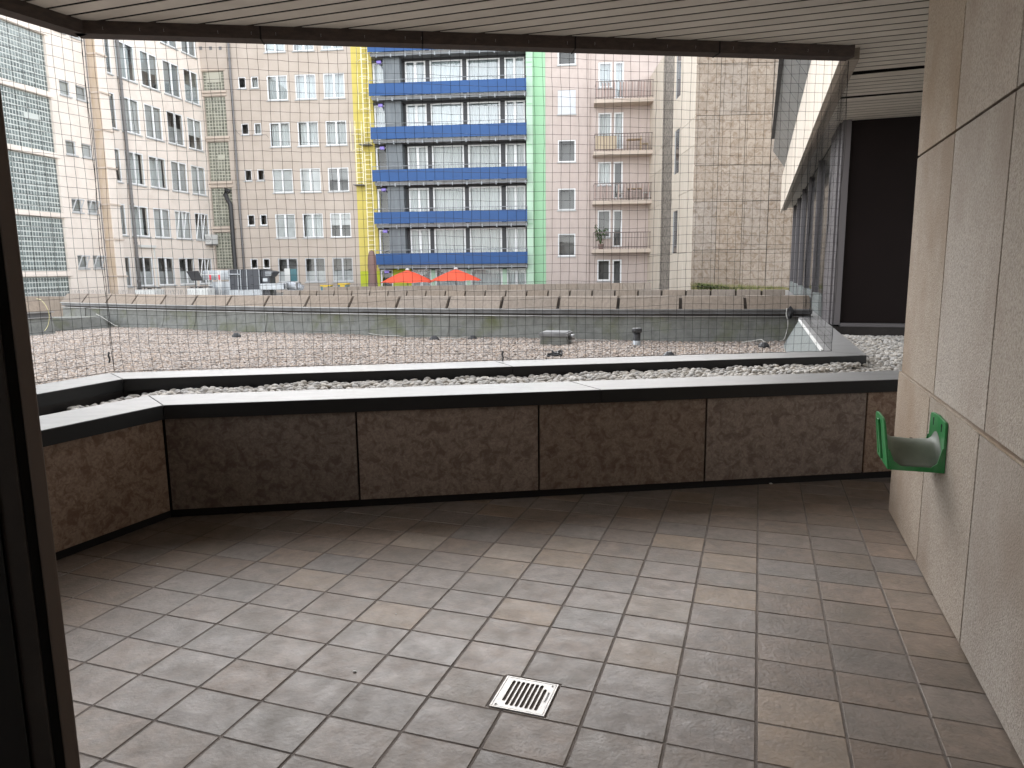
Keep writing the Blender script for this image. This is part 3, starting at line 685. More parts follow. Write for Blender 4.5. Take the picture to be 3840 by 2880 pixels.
# ================================================================== RIGHT WING: dark end wall, window band
wing = empty('wing_facade', DPN); tag(wing, 'recessed ground floor of the right wing with dark brown panel and grey posts', 'building')
pz0 = 0.80
build('dark_panel', MB().obox(DPN, N2, N1, Z, (.10, 4.2, .02, .10, pz0 + .05, CZ - .004)), 'brown_panel', wing)
build('panel_frame', MB().obox(DPN, N2, N1, Z, (-.005, .098, -.05, .14, z2 + .002, CZ - .004)), 'frame_mauve', wing, bevel=.004)
build('base_rail', MB().obox(DPN, N2, N1, Z, (.10, 4.2, -.05, .10, pz0, pz0 + .048)), 'frame_mauve', wing)
build('base_plinth', MB().obox(DPN, N2, N1, Z, (.02, 4.2, -.02, .10, .45, pz0 - .002)), 'dark_trim', wing)
WP = DPN + N1 * .145
def wpos(x, y):
    X = onplane(*Z6(x, y), WP, N2); return (X - WP) @ N1
posts = [wpos(520, 1500), wpos(395, 1500), wpos(300, 1500)]
k = posts[0]
build('window_post', MB().obox(WP, N2, N1, Z, (-.03, .07, .0, min(posts[0], 1.2), z2 + .002, CZ - .004)), 'frame_mauve', wing, bevel=.004)
g0 = min(posts[0], 1.2); st = 2.6
for i in range(5):
    ga, gb_ = g0 + i * st, g0 + (i + 1) * st - .17
    build('window_glass', MB().obox(WP, N2, N1, Z, (.03, .05, ga + .002, gb_ - .002, z2 + .32, CZ - .004)), 'dim_glass', wing)
    build('sill_wall', MB().obox(WP, N2, N1, Z, (-.02, .06, ga + .002, gb_ - .002, z2 + .002, z2 + .318)), 'membrane', wing)
    build('window_post', MB().obox(WP, N2, N1, Z, (-.03, .07, gb_, gb_ + .168, z2 + .002, CZ - .004)), 'frame_mauve', wing, bevel=.004)
build('back_wall', MB().obox(WP, N2, N1, Z, (.09, 3.0, .1, 14.0, .3, CZ - .004)), 'void', wing)

# ================================================================== STONE WALL on the right
wall = empty('stone_wall', nn(WALLN2, WALLN1)); tag(wall, 'tall wall of beige pitted stone slabs on the right holding the green holder', 'wall')
WO = nn(WALLN2, WALLN1)
rows = [(0.012, .938, 0.0), (.952, 2.274, .016), (2.287, 3.56, .016)]
for (za, zb, dpt) in rows:
    for c in range(8):
        s0, s1 = -c * .909, -(c + 1) * .909
        o = build('stone_slab', MB().obox(WO, N2, N1, Z, (dpt, dpt + .03, s1 + .007, s0 - (.007 if c else 0), za, zb)), 'wall_stone', wall, bevel=.003)
    # return face round the corner
    for c in range(4):
        build('stone_slab', MB().obox(WO, N2, N1, Z, (.034 + dpt + c * .909 + .004, .034 + dpt + (c + 1) * .909 - .004, -.03, 0 - dpt * .5, za, zb)), 'wall_stone', wall, bevel=.003)
build('core', MB().obox(WO, N2, N1, Z, (.048, 3.7, -7.3, -.034, 0, 3.56)), 'joint_dark', wall)
build('ledge', MB().obox(WO, N2, N1, Z, (.002, .03, -7.28, -.002, .9385, .9505)), 'wall_stone', wall, bevel=.003)

# ================================================================== behind the camera
bw = build('bounce_wall', MB().obox(nn(-7, -2.6), N2, N1, Z, (0, 8.0, -.2, 0, 0, 3.55)), 'bounce_plaster')  # unseen pale wall, added to bounce light onto the terrace
tag(bw, kind='structure')
dfp = V3(-0.672 * 0.62, 0.62, 0)
ddir = unit(V3(-0.672, 1, 0)); dside = perp(ddir)       # dside points left of the sight line
df = empty('door_frame', dfp); tag(df, 'dark brown door frame very close on the left edge', 'door frame')
build('frame_post', MB().obox(dfp, dside, ddir, Z, (0.0, .0115, -.03, .05, 0, 2.3)), 'door_brown', df, bevel=.002)
build('gasket', MB().obox(dfp, dside, ddir, Z, (.0117, .019, -.02, .04, 0, 2.3)), 'door_black', df)
build('frame_rebate', MB().obox(dfp, dside, ddir, Z, (.0192, .035, -.04, .05, 0, 2.3)), 'dark_trim', df, bevel=.002)
build('door_leaf', MB().obox(dfp, dside, ddir, Z, (.036, .75, -.05, .05, 0, 2.3)), 'door_black', df)

# ================================================================== BIRD NET
def wob(a, b, s): return (math.sin(a * 1.7 + s) * math.sin(b * 2.3 + 1.7 * s) + .6 * math.sin(a * 4.1 + b * 1.3 + 2.1 * s) + .5 * math.sin(b * 5.3 - a * 2.2 + s * .7)) / 2
def net_panel(p0, d, length, z0, z1, seed, amp=.016, inset=.0, r=.0016, squeeze=0.0):
    m_ = .0765; nu, nz_ = int(length / m_), int((z1 - z0) / m_); n = perp(d)
    mb = MB(); P = {}
    for i in range(nu + 1):
        for j in range(nz_ + 1):
            u, z = i * length / nu, z0 + j * (z1 - z0) / nz_
            e = min(1, j / 3, (nz_ - j) / 2 + .25)
            q = p0 + d * (u + amp * e * wob(u, z, seed) + ru(-.0025, .0025)) + n * (amp * 1.6 * e * wob(u, z, seed + 9)) + Z * (z + amp * .8 * e * wob(z, u, seed + 4) - .012 * e * math.sin(u * 2.52) ** 2 + ru(-.0025, .0025))
            P[i, j] = q
    def seg(a, b, rr):
        t = b - a; t /= np.linalg.norm(t); s_ = np.cross(t, V3(0.3, .2, .93) if abs(t[2]) < .8 else V3(1, .1, 0)); s_ /= np.linalg.norm(s_); w = np.cross(t, s_)
        k = len(mb.v)
        for q in (a, b):
            for th in (0, 2.094, 4.189): mb.v.append(tuple(q + (s_ * math.cos(th) + w * math.sin(th)) * rr))
        mb.f += [(k, k + 1, k + 4, k + 3), (k + 1, k + 2, k + 5, k + 4), (k + 2, k, k + 3, k + 5)]
    for i in range(nu + 1):
        for j in range(nz_ + 1):
            if i < nu: seg(P[i, j], P[i + 1, j], r * (1.7 if j in (0, nz_) else 1))
            if j < nz_: seg(P[i, j], P[i, j + 1], r * (1.7 if i in (0, nu) else 1))
    return mb
net = empty('bird_net', OCb + Z * z2); tag(net, 'black square mesh bird net stretched from the ceiling edge down to the coping', 'bird net')
nl = np.linalg.norm((BR_ - BL)[:2])
build('front_net', net_panel(BL - perp(jb) * -.0 + Z * 0, jb, nl, z2 + .012, BZ + .03, 1.0), 'net', net, fixn=False)
build('return_net', net_panel(BR_ + Z * 0, N1, 5.5, z2 + .012, BZ + .03, 4.0, amp=.02, r=.0011), 'net', net, fixn=False)
build('left_net', net_panel(BL - dBL * 2.6, dBL, 2.6, z2 + .012, BZ + .03, 7.0), 'net', net, fixn=False)
for k in range(22):
    s = .12 + k * .285 + ru(-.09, .09)
    p = BL + jb * s - perp(jb) * .124 + Z * (CZ - .045)
    build('net_hook', MB().tube([p, p - Z * .012 - perp(jb) * .008, p - Z * .022, p - Z * .018 + perp(jb) * .004], .0014, 4), 'alu', net)
for q in ((409, 1340), (1885, 1335)):                # cable ties low on the net
    X = onplane(*q, BL, perp(jb))
    build('net_tie', MB().tube([X + Z * (.045 - .03 * i_) + V3(.004 * (-1) ** i_, 0, 0) for i_ in range(4)], .008, 5), 'pipe_black', net)

# ================================================================== FACADES of the courtyard
class Fac:
    def __init__(s, p, d): s.p = V3(p[0], p[1], 0); s.d = unit(d); s.n = V3(s.d[1], -s.d[0], 0)
    def uz(s, q, off=0.0):
        pp = s.p + s.n * off; X = onplane(q[0], q[1], pp, s.n); return (X - pp) @ s.d, X[2]
    def box(s, mb, u0, u1, z0, z1, f0, f1):            # f = distance in front of the facade (negative: inside)
        return mb.obox(s.p, s.d, s.n, Z, (u0, u1, f0, f1, z0, z1))
    def pt(s, u, z, f=0.0): return s.p + s.d * u + s.n * f + Z * z
def wall_mesh(fa, u0, u1, z0, z1, holes, reveal=.2, depth=7.0, inner=0.3):
    us = sorted(set([u0, u1] + [h[0] for h in holes] + [h[1] for h in holes])); zs = sorted(set([z0, z1] + [h[2] for h in holes] + [h[3] for h in holes]))
    us = [u for u in us if u0 <= u <= u1]; zs = [z for z in zs if z0 <= z <= z1]
    mb = MB()
    for i in range(len(us) - 1):
        for j in range(len(zs) - 1):
            cu, cz = (us[i] + us[i + 1]) / 2, (zs[j] + zs[j + 1]) / 2
            if any(h[0] < cu < h[1] and h[2] < cz < h[3] for h in holes): continue
            mb.add([fa.pt(us[i], zs[j]), fa.pt(us[i + 1], zs[j]), fa.pt(us[i + 1], zs[j + 1]), fa.pt(us[i], zs[j + 1])], [(0, 1, 2, 3)])
    for h in holes:
        a, b, c, d = max(h[0], u0), min(h[1], u1), max(h[2], z0), min(h[3], z1)
        P = [(a, c), (b, c), (b, d), (a, d)]
        vs = [fa.pt(*p) for p in P] + [fa.pt(*p, -reveal) for p in P]
        mb.add(vs, [(i, 4 + i, 4 + (i + 1) % 4, (i + 1) % 4) for i in range(4)])
    P = [(u0, z0), (u1, z0), (u1, z1), (u0, z1)]
    vs = [fa.pt(*p) for p in P] + [fa.pt(*p, -depth) for p in P]
    mb.add(vs, [(i, (i + 1) % 4, 4 + (i + 1) % 4, 4 + i) for i in range(4)] + [(4, 5, 6, 7)])
    return mb
def window(fa, parent, u0, u1, z0, z1, leaves=2, frame='white_frame', rec=.10, sill=True, cur=None, fw=.065, mull=.12, gl='glass', tilt=False, sillmat='sill'):
    m = MB(); b = -rec; f = b + .06
    fa.box(m, u0, u0 + fw, z0, z1, b, f); fa.box(m, u1 - fw, u1, z0, z1, b, f)
    fa.box(m, u0 + fw, u1 - fw, z0, z0 + fw, b, f); fa.box(m, u0 + fw, u1 - fw, z1 - fw, z1, b, f)
    lw = (u1 - u0 - 2 * fw) / leaves
    for i in range(1, leaves): fa.box(m, u0 + fw + i * lw - mull / 2, u0 + fw + i * lw + mull / 2, z0 + fw, z1 - fw, b + .002, f + .015)
    w = build('window', m, frame, parent)
    for i in range(leaves):
        a = u0 + fw + i * lw + (mull / 2 if i else 0); c = u0 + fw + (i + 1) * lw - (mull / 2 if i < leaves - 1 else 0)
        build('pane', fa.box(MB(), a + .002, c - .002, z0 + fw + .002, z1 - fw - .002, b + .025, b + .035), gl, w)
    if tilt:
        mm = MB(); a = u0 + fw; c = u0 + fw + lw - mull / 2
        for (p, q_) in (((a, z0 + fw, f), (a, z1 - fw, f + .28)), ((c, z0 + fw, f), (c, z1 - fw, f + .28)), ((a, z1 - fw, f + .28), (c, z1 - fw, f + .28))):
            mm.tube([fa.pt(p[0], p[1], p[2]), fa.pt(q_[0], q_[1], q_[2])], .035, 4)
        build('tilted_sash', mm, frame, w)
    if sill: build('sill', fa.box(MB(), u0 - .05, u1 + .05, z0 - .07, z0 - .005, -.05, .07), sillmat, w)
    if cur:
        kind, lo, hi = cur
        zz0, zz1 = z0 + (z1 - z0) * lo, z0 + (z1 - z0) * hi
        if kind == 'curtain':
            mb = MB(); n = max(8, int((u1 - u0) / .045)); k = 0
            vs = []; ph = ru(0, 6)
            for i in range(n + 1):
                u = u0 + .02 + (u1 - u0 - .04) * i / n; dd = -.34 + .03 * math.sin(i * 1.9 + ph) + .02 * math.sin(i * .7 + ph)
                vs += [fa.pt(u, zz0, dd), fa.pt(u, zz1, dd)]
            vs2 = [v - fa.n * .004 for v in vs]; k = len(vs)
            fs = [(2 * i, 2 * i + 2, 2 * i + 3, 2 * i + 1) for i in range(n)] + [(k + 2 * i, k + 2 * i + 1, k + 2 * i + 3, k + 2 * i + 2) for i in range(n)]
            mb.add(vs + vs2, fs); build('curtain', mb, 'curtain', w, fixn=False)
        else: build('blind', fa.box(MB(), u0 + .02, u1 - .02, zz0, zz1, -.17, -.155), 'blind', w)
    build('room_dark', fa.box(MB(), u0 - .1, u1 + .1, z0 - .1, z1 + .1, -.95, -.9), 'interior', w)
    return w
def glassblocks(fa, parent, u0, u1, z0, z1, bw, rec, mg, mo, name='glass_block_panel', vent=None, bu=None):
    nu, nz_ = max(1, round((u1 - u0) / (bu or bw))), max(1, round((z1 - z0) / bw))
    pnl = build(name, fa.box(MB(), u0, u1, z0, z1, -rec - .06, -rec), mo, parent)
    mb = MB(); du, dz = (u1 - u0) / nu, (z1 - z0) / nz_
    for i in range(nu):
        for j in range(nz_):
            a, c = u0 + i * du, z0 + j * dz; g_ = .11
            P = [(a + du * g_, c + dz * g_), (a + du * (1 - g_), c + dz * g_), (a + du * (1 - g_), c + dz * (1 - g_)), (a + du * g_, c + dz * (1 - g_))]
            g2 = .2; Q = [(a + du * g2, c + dz * g2), (a + du * (1 - g2), c + dz * g2), (a + du * (1 - g2), c + dz * (1 - g2)), (a + du * g2, c + dz * (1 - g2))]
            mb.add([fa.pt(*p, -rec + .001) for p in P] + [fa.pt(*p, -rec + .016) for p in Q], [(0, 1, 5, 4), (1, 2, 6, 5), (2, 3, 7, 6), (3, 0, 4, 7), (4, 5, 6, 7)])
    o = build('glass_block', mb, mg, pnl); tag(o, kind='stuff')
    if vent:
        a, b_, c, d = vent; build('vent_flap', fa.box(MB(), a, b_, c, d, -rec + .01, -rec + .05), mo, pnl)
    return pnl
dC = unit([math.cos(-.1022), math.sin(-.1022), 0]); FC = Fac((0, 46), dC)
uK, _ = FC.uz((772, 520)); K = FC.pt(uK, 0)
FB = Fac((K[0], K[1]), [math.sin(.1939), math.cos(.1939), 0])       # left facade; u = 0 at the corner
GROUND = -0.9
# ---------------- left facade (A + B)
lb = empty('left_building', FB.pt(-8, GROUND)); tag(lb, 'cream stucco building on the left with glass block panels and a stained pilaster', 'building')
ucol = lambda a, y: FB.uz(Z1(a, y))[0]
cols = [(ucol(890, 945), ucol(1000, 950)), (ucol(1045, 995), ucol(1205, 1000)), (ucol(1255, 1050), ucol(1400, 1055)), (ucol(1448, 1110), ucol(1585, 1110)), (ucol(1625, 1160), min(ucol(1745, 1160), -.28))]
zr = [FB.uz(Z1(1290, 460)), FB.uz(Z1(1325, 915)), FB.uz(Z1(1365, 1360)), FB.uz(Z1B(1395, 420)), FB.uz(Z1B(1430, 842))]
tops = [z for _, z in zr]; tops = [tops[0] + (tops[0] - tops[1])] + tops
hts = [1.95, 1.92, 1.85, 1.75, 1.67, 1.62]
small = [(ucol(515, 760), ucol(605, 765)), (ucol(655, 795), ucol(745, 800))]
szr = [(FB.uz(Z1(560, 700))[1], FB.uz(Z1(570, 825))[1]), (FB.uz(Z1(610, 1215))[1], FB.uz(Z1(615, 1335))[1]), (FB.uz(Z1B(660, 335))[1], FB.uz(Z1B(665, 450))[1]), (FB.uz(Z1B(705, 822))[1], FB.uz(Z1B(712, 935))[1])]
szr = [(szr[0][0] + 2.95, szr[0][1] + 2.95)] + szr
holesB = []
for (u0, u1) in cols:
    for t, h in zip(tops, hts): holesB.append((u0, u1, t - h, t))
for (u0, u1) in small:
    for (t, b) in szr: holesB.append((u0, u1, b, t))
ug = ucol(468, 1080); UL = -22.0
gz = [(FB.uz(Z1(415, 790))[1], FB.uz(Z1(390, 305))[1]), (FB.uz(Z1(500, 1325))[1], FB.uz(Z1(455, 850))[1]), (FB.uz(Z1B(550, 462))[1], FB.uz(Z1(505, 1370))[1]), (FB.uz(Z1B(600, 960))[1], FB.uz(Z1B(560, 505))[1]), (GROUND + .2, FB.uz(Z1B(610, 1005))[1])]
for (a, b) in gz: holesB.append((UL + .5, ug, a, b))
TOPB = 17.2
build('wall', wall_mesh(FB, UL, 0.0, GROUND, TOPB, holesB, depth=8), 'stucco', lb)
for ci, (u0, u1) in enumerate(cols):
    for ri, (t, h) in enumerate(zip(tops, hts)):
        cu = random.choice([('blind', .45, 1), ('blind', 0, .55), ('blind', 0, 1), ('curtain', 0, 1), ('blind', 0, 1), ('blind', 0, 1)])
        if ri == 5: cu = ('blind', 0, .5)
        window(FB, lb, u0, u1, t - h, t, 1 if ci == 0 else 2, 'white_frame', rec=.07, mull=.1, cur=cu, gl='glass_high' if ri < 2 else 'glass', tilt=(ri == 4 and ci in (3, 4)) or (ri == 5 and ci == 4))
for (u0, u1) in small:
    for k, (t, b) in enumerate(szr): window(FB, lb, u0, u1, b, t, 1, 'grey_frame', cur=('blind', 0, 1) if k == 4 else ('blind', 0, 1), fw=.05, tilt=(k >= 3))
for i, (a, b) in enumerate(gz):
    vt = None
    if i == 1: uu = ug - 1.6; vt = (uu, uu + .9, a + (b - a) * .52, a + (b - a) * .62)
    glassblocks(FB, lb, UL + .5, ug - .02, a + .02, b - .02, .23, .12, 'glass_block', 'block_mortar', vent=vt, bu=.165)
    build('band', FB.box(MB(), UL, ug + .12, b + .02, b + .14, .0, .05), 'stucco', lb)
# pilaster with collars
pu0, pu1 = ucol(772, 700), ucol(835, 700)
pu1 = pu0 + .62
pil = build('pilaster', FB.box(MB(), pu0, pu1, GROUND, TOPB, .002, .5), 'pilaster_stain', lb)
build('pilaster_edge', FB.box(MB(), pu0 - .01, pu1 + .01, GROUND, TOPB, .502, .56), 'stucco', lb)
for q in (Z1(800, 485), Z1(830, 815), Z1(855, 1135), Z1(885, 1458), Z1B(915, 390), Z1B(940, 690), Z1B(970, 1005)):
    zz_ = FB.uz(q)[1]; build('collar', FB.box(MB(), pu0 - .05, pu1 + .05, zz_ - .04, zz_ + .04, .0, .62), 'stucco_warm', pil)
build('cable', MB().tube([FB.pt(pu0 - .12, z, .03) for z in (GROUND, 6, 12, TOPB)], .025, 5), 'pipe_grey', lb)
pu = ucol(1018, 640)
dpipe = build('downpipe', MB().tube([FB.pt(pu, z, .14) for z in (GROUND, 4, 8, 12, TOPB)], .085, 8), 'pipe_grey', lb, smooth=True)
for z in np.arange(1.2, TOPB, 2.1): build('pipe_collar', MB().tube([FB.pt(pu, z - .05, .14), FB.pt(pu, z + .05, .14)], .1, 8), 'pipe_grey', dpipe)
# wall-mounted items
ulit, zlit = FB.uz(Z1B(1260, 745))
lm = build('wall_light', FB.box(MB(), FB.uz(Z1B(1190, 740))[0], FB.uz(Z1B(1330, 750))[0], zlit - .08, zlit + .06, .002, .16), 'white_paint'); tag(lm, 'white tube light fixed to the cream wall above ground floor windows', 'wall light')
cv = FB.uz(Z1B(1338, 900))[0]
build('cable_duct', FB.box(MB(), cv - .04, cv + .04, GROUND + .1, zlit - .09, .002, .06), 'white_paint', lm)
ua, za = FB.uz(Z1B(1745, 735)); ub, zb_ = FB.uz(Z1B(1828, 665), 0)
acp = FB.pt(-.75, za); ac = empty('air_conditioner', acp); tag(ac, 'white air conditioner outdoor unit mounted below a window at the corner', 'air conditioner')
build('casing', FB.box(MB(), -1.0, -.2, za + .08, za + .68, .06, .44), 'white_paint', ac, bevel=.02)
cc = FB.pt(-1.004, za + .38, .26); fd = -FB.d
ring = MB()
for k in range(4): ring.tube([cc + FB.n * (.05 + .05 * k) * math.cos(t) + Z * (.05 + .05 * k) * math.sin(t) for t in np.linspace(0, 6.283, 17)], .008, 4)
build('fan_grille', ring, 'pipe_grey', ac)
build('bracket', FB.box(MB(), -.95, -.25, za + .0, za + .075, .002, .42), 'pipe_grey', ac)

# ---------------- middle facade C
mbld = empty('middle_building', FC.pt(uK + 5, GROUND)); tag(mbld, 'cream stucco building facing the courtyard, with an olive glass block stair column', 'building')
cu_ = lambda x, y, Zf=Z2: FC.uz(Zf(x, y))[0]
colsC = [(cu_(716, 900), cu_(892, 900)), (cu_(957, 900), cu_(1136, 900)), (cu_(1200, 900), cu_(1382, 900))]
smC = [(cu_(471, 880), cu_(536, 880)), (cu_(581, 880), cu_(644, 880))]
rt = [FC.uz((1040, y))[1] for y in (282, 459, 634, 803, 969)]; rb = [FC.uz((1040, y))[1] for y in (376, 551, 723, 893, 1058)]
rt = [rt[0] + 2.86] + rt; rb = [rb[0] + 2.86] + rb
st_ = [FC.uz((930, y))[1] for y in (287, 462, 636, 805, 970)]; sb_ = [FC.uz((930, y))[1] for y in (331, 505, 678, 846, 1008)]
st_ = [st_[0] + 2.86] + st_; sb_ = [sb_[0] + 2.86] + sb_
ue, _ = FC.uz(Z2(1446, 900)); TOPC = 17.2
holesC = [(a, b, z0, z1) for (a, b) in colsC for z1, z0 in zip(rt, rb)] + [(a, b, z0, z1) for (a, b) in smC for z1, z0 in zip(st_, sb_)]
sc0, sc1 = cu_(158, 760), cu_(343, 760)
sg = [(Z2(235, 550), Z2(230, 385)), (Z2(255, 945), Z2(245, 603)), (Z2(280, 1335), Z2(270, 995)), (Z1B(1935, 572), Z1B(1920, 240)), (Z1B(1955, 942), Z1B(1945, 625))]
sg = [(FC.uz(a)[1], FC.uz(b)[1]) for a, b in sg]
holesC += [(sc0, sc1, a, b) for a, b in sg]
build('wall', wall_mesh(FC, uK, ue, GROUND, TOPC, holesC, depth=8), 'stucco_mid', mbld)
for ci, (a, b) in enumerate(colsC):
    for ri, (z1, z0) in enumerate(zip(rt, rb)):
        cu = ('curtain', 0, 1) if rnd() < (.8 if ri < 3 else .25) else random.choice([('blind', 0, 1), ('blind', .5, 1), ('blind', 0, 1)])
        if ri == 5: cu = ('blind', 0, .45)
        window(FC, mbld, a, b, z0, z1, 2, 'white_frame' if ri < 5 else 'grey_frame', cur=cu, gl='glass_high' if ri < 2 else 'glass')
for (a, b) in smC:
    for ri, (z1, z0) in enumerate(zip(st_, sb_)): window(FC, mbld, a, b, z0, z1, 1, 'white_frame', cur=('curtain', 0, 1) if rnd() < .4 else None, fw=.06)
for i, (a, b) in enumerate(sg):
    vt = None
    if i == 0: vt = (sc0 + .28, sc1 - .2, a + (b - a) * .42, b - .05)
    if i == 2: vt = (sc0 + .65, sc1 - .3, a + (b - a) * .55, a + (b - a) * .68)
    glassblocks(FC, mbld, sc0 + .02, sc1 - .02, a + .02, b - .02, .2, .1, 'olive_block', 'olive_mortar', vent=vt)
    build('stair_sill', FC.box(MB(), sc0 - .12, sc1 + .12, a - .16, a - .04, -.05, .12), 'stucco_warm', mbld)
    build('stair_lintel', FC.box(MB(), sc0 - .12, sc1 + .12, b + .04, b + .12, .0, .06), 'stucco_warm', mbld)
for x in (1735, 1820, 1903):
    u, z = FC.uz(Z1(x, 417)); build('vent_hole', FC.box(MB(), u - .09, u + .09, z - .1, z + .1, .001, .02), 'pipe_grey', mbld)
u0_ = cu_(2020, 950, Z1)
dp2 = build('downpipe', MB().tube([FC.pt(u0_, z, .12) for z in (GROUND, 6, 12, TOPC)], .075, 8), 'pipe_grey', mbld, smooth=True)
for z in np.arange(1.5, TOPC, 1.9): build('pipe_collar', MB().tube([FC.pt(u0_, z - .05, .12), FC.pt(u0_, z + .05, .12)], .09, 8), 'pipe_grey', dp2)
build('wire', MB().tube([FC.pt(*FC.uz(Z2(*q)), .03) for q in ((410, 870), (440, 915), (470, 940), (560, 938), (640, 935), (690, 935), (710, 960))], .012, 4), 'pipe_grey', mbld)
fp = [FC.uz(q) for q in (Z1B(2000, 275), Z1B(1965, 258), Z1B(1962, 300), Z1B(1985, 350), Z1B(2008, 390), Z1B(2012, 440), Z1B(2030, 700), Z1B(2050, 945))]
flue = build('flue_pipe', MB().tube([FC.pt(u, z, .25) for u, z in fp] + [FC.pt(fp[-1][0] + .03, .31, .25)], .14, 8), 'pipe_black', smooth=True); tag(flue, 'black flue pipe with a bent top running down beside the glass block column', 'flue')

# ---------------- hotel: yellow strip, blue balconies, green strip
hot = empty('balcony_building', FC.pt(-4, GROUND)); tag(hot, 'building with long blue balcony bands between a yellow and a mint green strip', 'building')
h3 = lambda x, y=1000: FC.uz(Z3(x, y))[0]
uy0, uy1 = ue, h3(246); TOPH = 17.1
build('yellow_strip', FC.box(MB(), uy0 + .005, uy1, 1.6, TOPH, -3, .02), 'yellow', hot)
build('yellow_base', FC.box(MB(), uy0 + .005, uy1, GROUND, 1.595, -3, .02), 'chartreuse', hot)
ug0, ug1, ug2 = h3(1560), h3(1614), h3(1718)
build('mint_pilaster', FC.box(MB(), ug0, ug1, GROUND, TOPH, -1.2, .55), 'green_pale', hot)
build('mint_strip', FC.box(MB(), ug1 + .003, ug2, GROUND, TOPH, -3, .02), 'green_mint', hot)
for y in (190, 550, 905, 1587): z = FC.uz(Z3(1585, y), .55)[1]; build('pilaster_joint', FC.box(MB(), ug0 - .002, ug1 - .02, z - .03, z + .03, .552, .575), 'green_mint', hot)
bt = [FC.uz(Z3(870, y), 1.1)[1] for y in (353, 734, 1107, 1477)]; bh = [FC.uz(Z3(870, y), 1.1)[1] for y in (460, 840, 1213, 1575)]
pitch = (bt[0] - bt[3]) / 3; BH = .70
tops_h = [bt[0] + pitch - .02] + bt + [bt[3] - pitch]
bu0, bu1 = FC.uz(Z3(212, 930), 1.1)[0], FC.uz(Z3(1556, 930), 1.1)[0]
wl = [('w', 250, 362, 1), ('c', 362, 500), ('k', 500, 524), ('w', 525, 700, 2), ('k', 701, 734), ('w', 735, 1013, 0), ('k', 1014, 1047), ('w', 1048, 1332, 0), ('k', 1333, 1370), ('w', 1371, 1543, 2), ('k', 1544, 1560)]
build('rear_body', FC.box(MB(), uy1 + .01, ug0 - .01, GROUND, TOPH, -9, -1.2), 'anthracite', hot)
for fi, tz in enumerate(tops_h + [tops_h[-1] - pitch]):
    slab = tz - BH                     # floor level of this balcony
    ceil_z = slab + pitch - .05
    ground_floor = fi == len(tops_h)
    if not ground_floor:
        bal = build('balcony_band', FC.box(MB(), bu0, bu1, tz - BH, tz, 1.05, 1.12), 'blue', hot)
        build('slab', FC.box(MB(), bu0 + .1, bu1 - .02, slab - .16, slab - .02, -.15, 1.02), 'slab_grey', bal)
        m = MB()
        m.tube([FC.pt(bu0, tz + .2, 1.08), FC.pt(bu1, tz + .2, 1.08)], .022, 5)
        for k in range(11): u = bu0 + (bu1 - bu0) * k / 10; m.tube([FC.pt(u, tz, 1.08), FC.pt(u, tz + .2, 1.08)], .015, 4)
        build('handrail', m, 'rail_metal', bal)
        m = MB(); m.tube([FC.pt(bu0 + .15, slab - .20, .98), FC.pt(bu1, slab - .20, .98)], .04, 6)
        for k in range(11): u = bu0 + .5 + (bu1 - bu0 - .6) * k / 10; FC.box(m, u - .03, u + .03, slab - .3, slab - .1, .9, 1.04)
        build('gutter', m, 'rail_metal', bal)
        uL, _z = FC.uz(Z3(300, 895), .6)
        build('balcony_lamp', FC.box(MB(), uL - .14, uL + .14, slab - .52, slab - .34, .35, .55), 'lamp_violet', bal, bevel=.04)
        build('soffit_shade', FC.box(MB(), uy1 + .01, ug0, slab - .30, slab - .17, -.25, .0), 'anthracite', bal)  # dark strip painted in for the shadow under the slab
    for it in wl:
        a, b = h3(it[1]), h3(it[2])
        if it[0] == 'c' and not ground_floor: build('grey_column', FC.box(MB(), a, b, slab, ceil_z, -.1, .55), 'slate_panel', hot)
        elif it[0] == 'k': build('mullion_wall', FC.box(MB(), a, b, slab, ceil_z - .3, -.3, -.02), 'anthracite' if not ground_floor else 'green_pale', hot)
        elif it[0] == 'w':
            zt_ = ceil_z - .24; zb0 = slab + .05
            cu = ('curtain', 0, 1)
            if it[3] == 1: cu = None if fi > 2 else ('curtain', 0, 1)
            window(FC, hot, a, b, zb0, zt_, max(1, it[3]), 'white_frame', rec=.14, sill=False, cur=cu, fw=.10, mull=.16, gl='glass_high' if fi < 3 else 'glass')
build('shop_wall', FC.box(MB(), h3(362), h3(524), GROUND, tops_h[-1] - BH - .2, -.3, .0), 'chartreuse', hot)
# fire ladder
fl_ = empty('fire_ladder', FC.pt(uy0 + .9, GROUND)); tag(fl_, 'pale yellow caged fire ladder on the yellow wall strip', 'ladder')
def ladder(q0, q1, w, cage):
    (ua_, za_), (ub_, zb2) = FC.uz(q0, .35), FC.uz(q1, .35); uc = (ua_ + ub_) / 2
    for s in (-1, 1): build('rail', MB().tube([FC.pt(uc + s * w / 2, za_, .35), FC.pt(uc + s * w / 2, zb2, .35)], .032, 5), 'ladder_yellow', fl_)
    z = zb2 + .15
    while z < za_: build('rung', MB().tube([FC.pt(uc - w / 2, z, .35), FC.pt(uc + w / 2, z, .35)], .02, 4), 'ladder_yellow', fl_); z += .29
    if cage:
        for k in range(3):
            z0_ = zb2 + 2.0; build('cage_bar', MB().tube([FC.pt(uc + (-.35 + .35 * k), za_ + .2, .35 + (.62 if k == 1 else .45)), FC.pt(uc + (-.35 + .35 * k), z0_, .35 + (.62 if k == 1 else .45))], .018, 4), 'ladder_yellow', fl_)
        z = zb2 + 2.0
        while z < za_ + .3: build('cage_hoop', MB().tube([FC.pt(uc - .36 * math.cos(t), z, .35 + .62 * math.sin(t)) for t in np.linspace(0, math.pi, 9)], .022, 4), 'ladder_yellow', fl_); z += .95
ladder(Z3(150, -60), Z3(178, 905), .42, True); ladder(Z3(100, 745), Z3(118, 1250), .42, True); ladder(Z3(185, 970), Z3(222, 1950), .42, False)
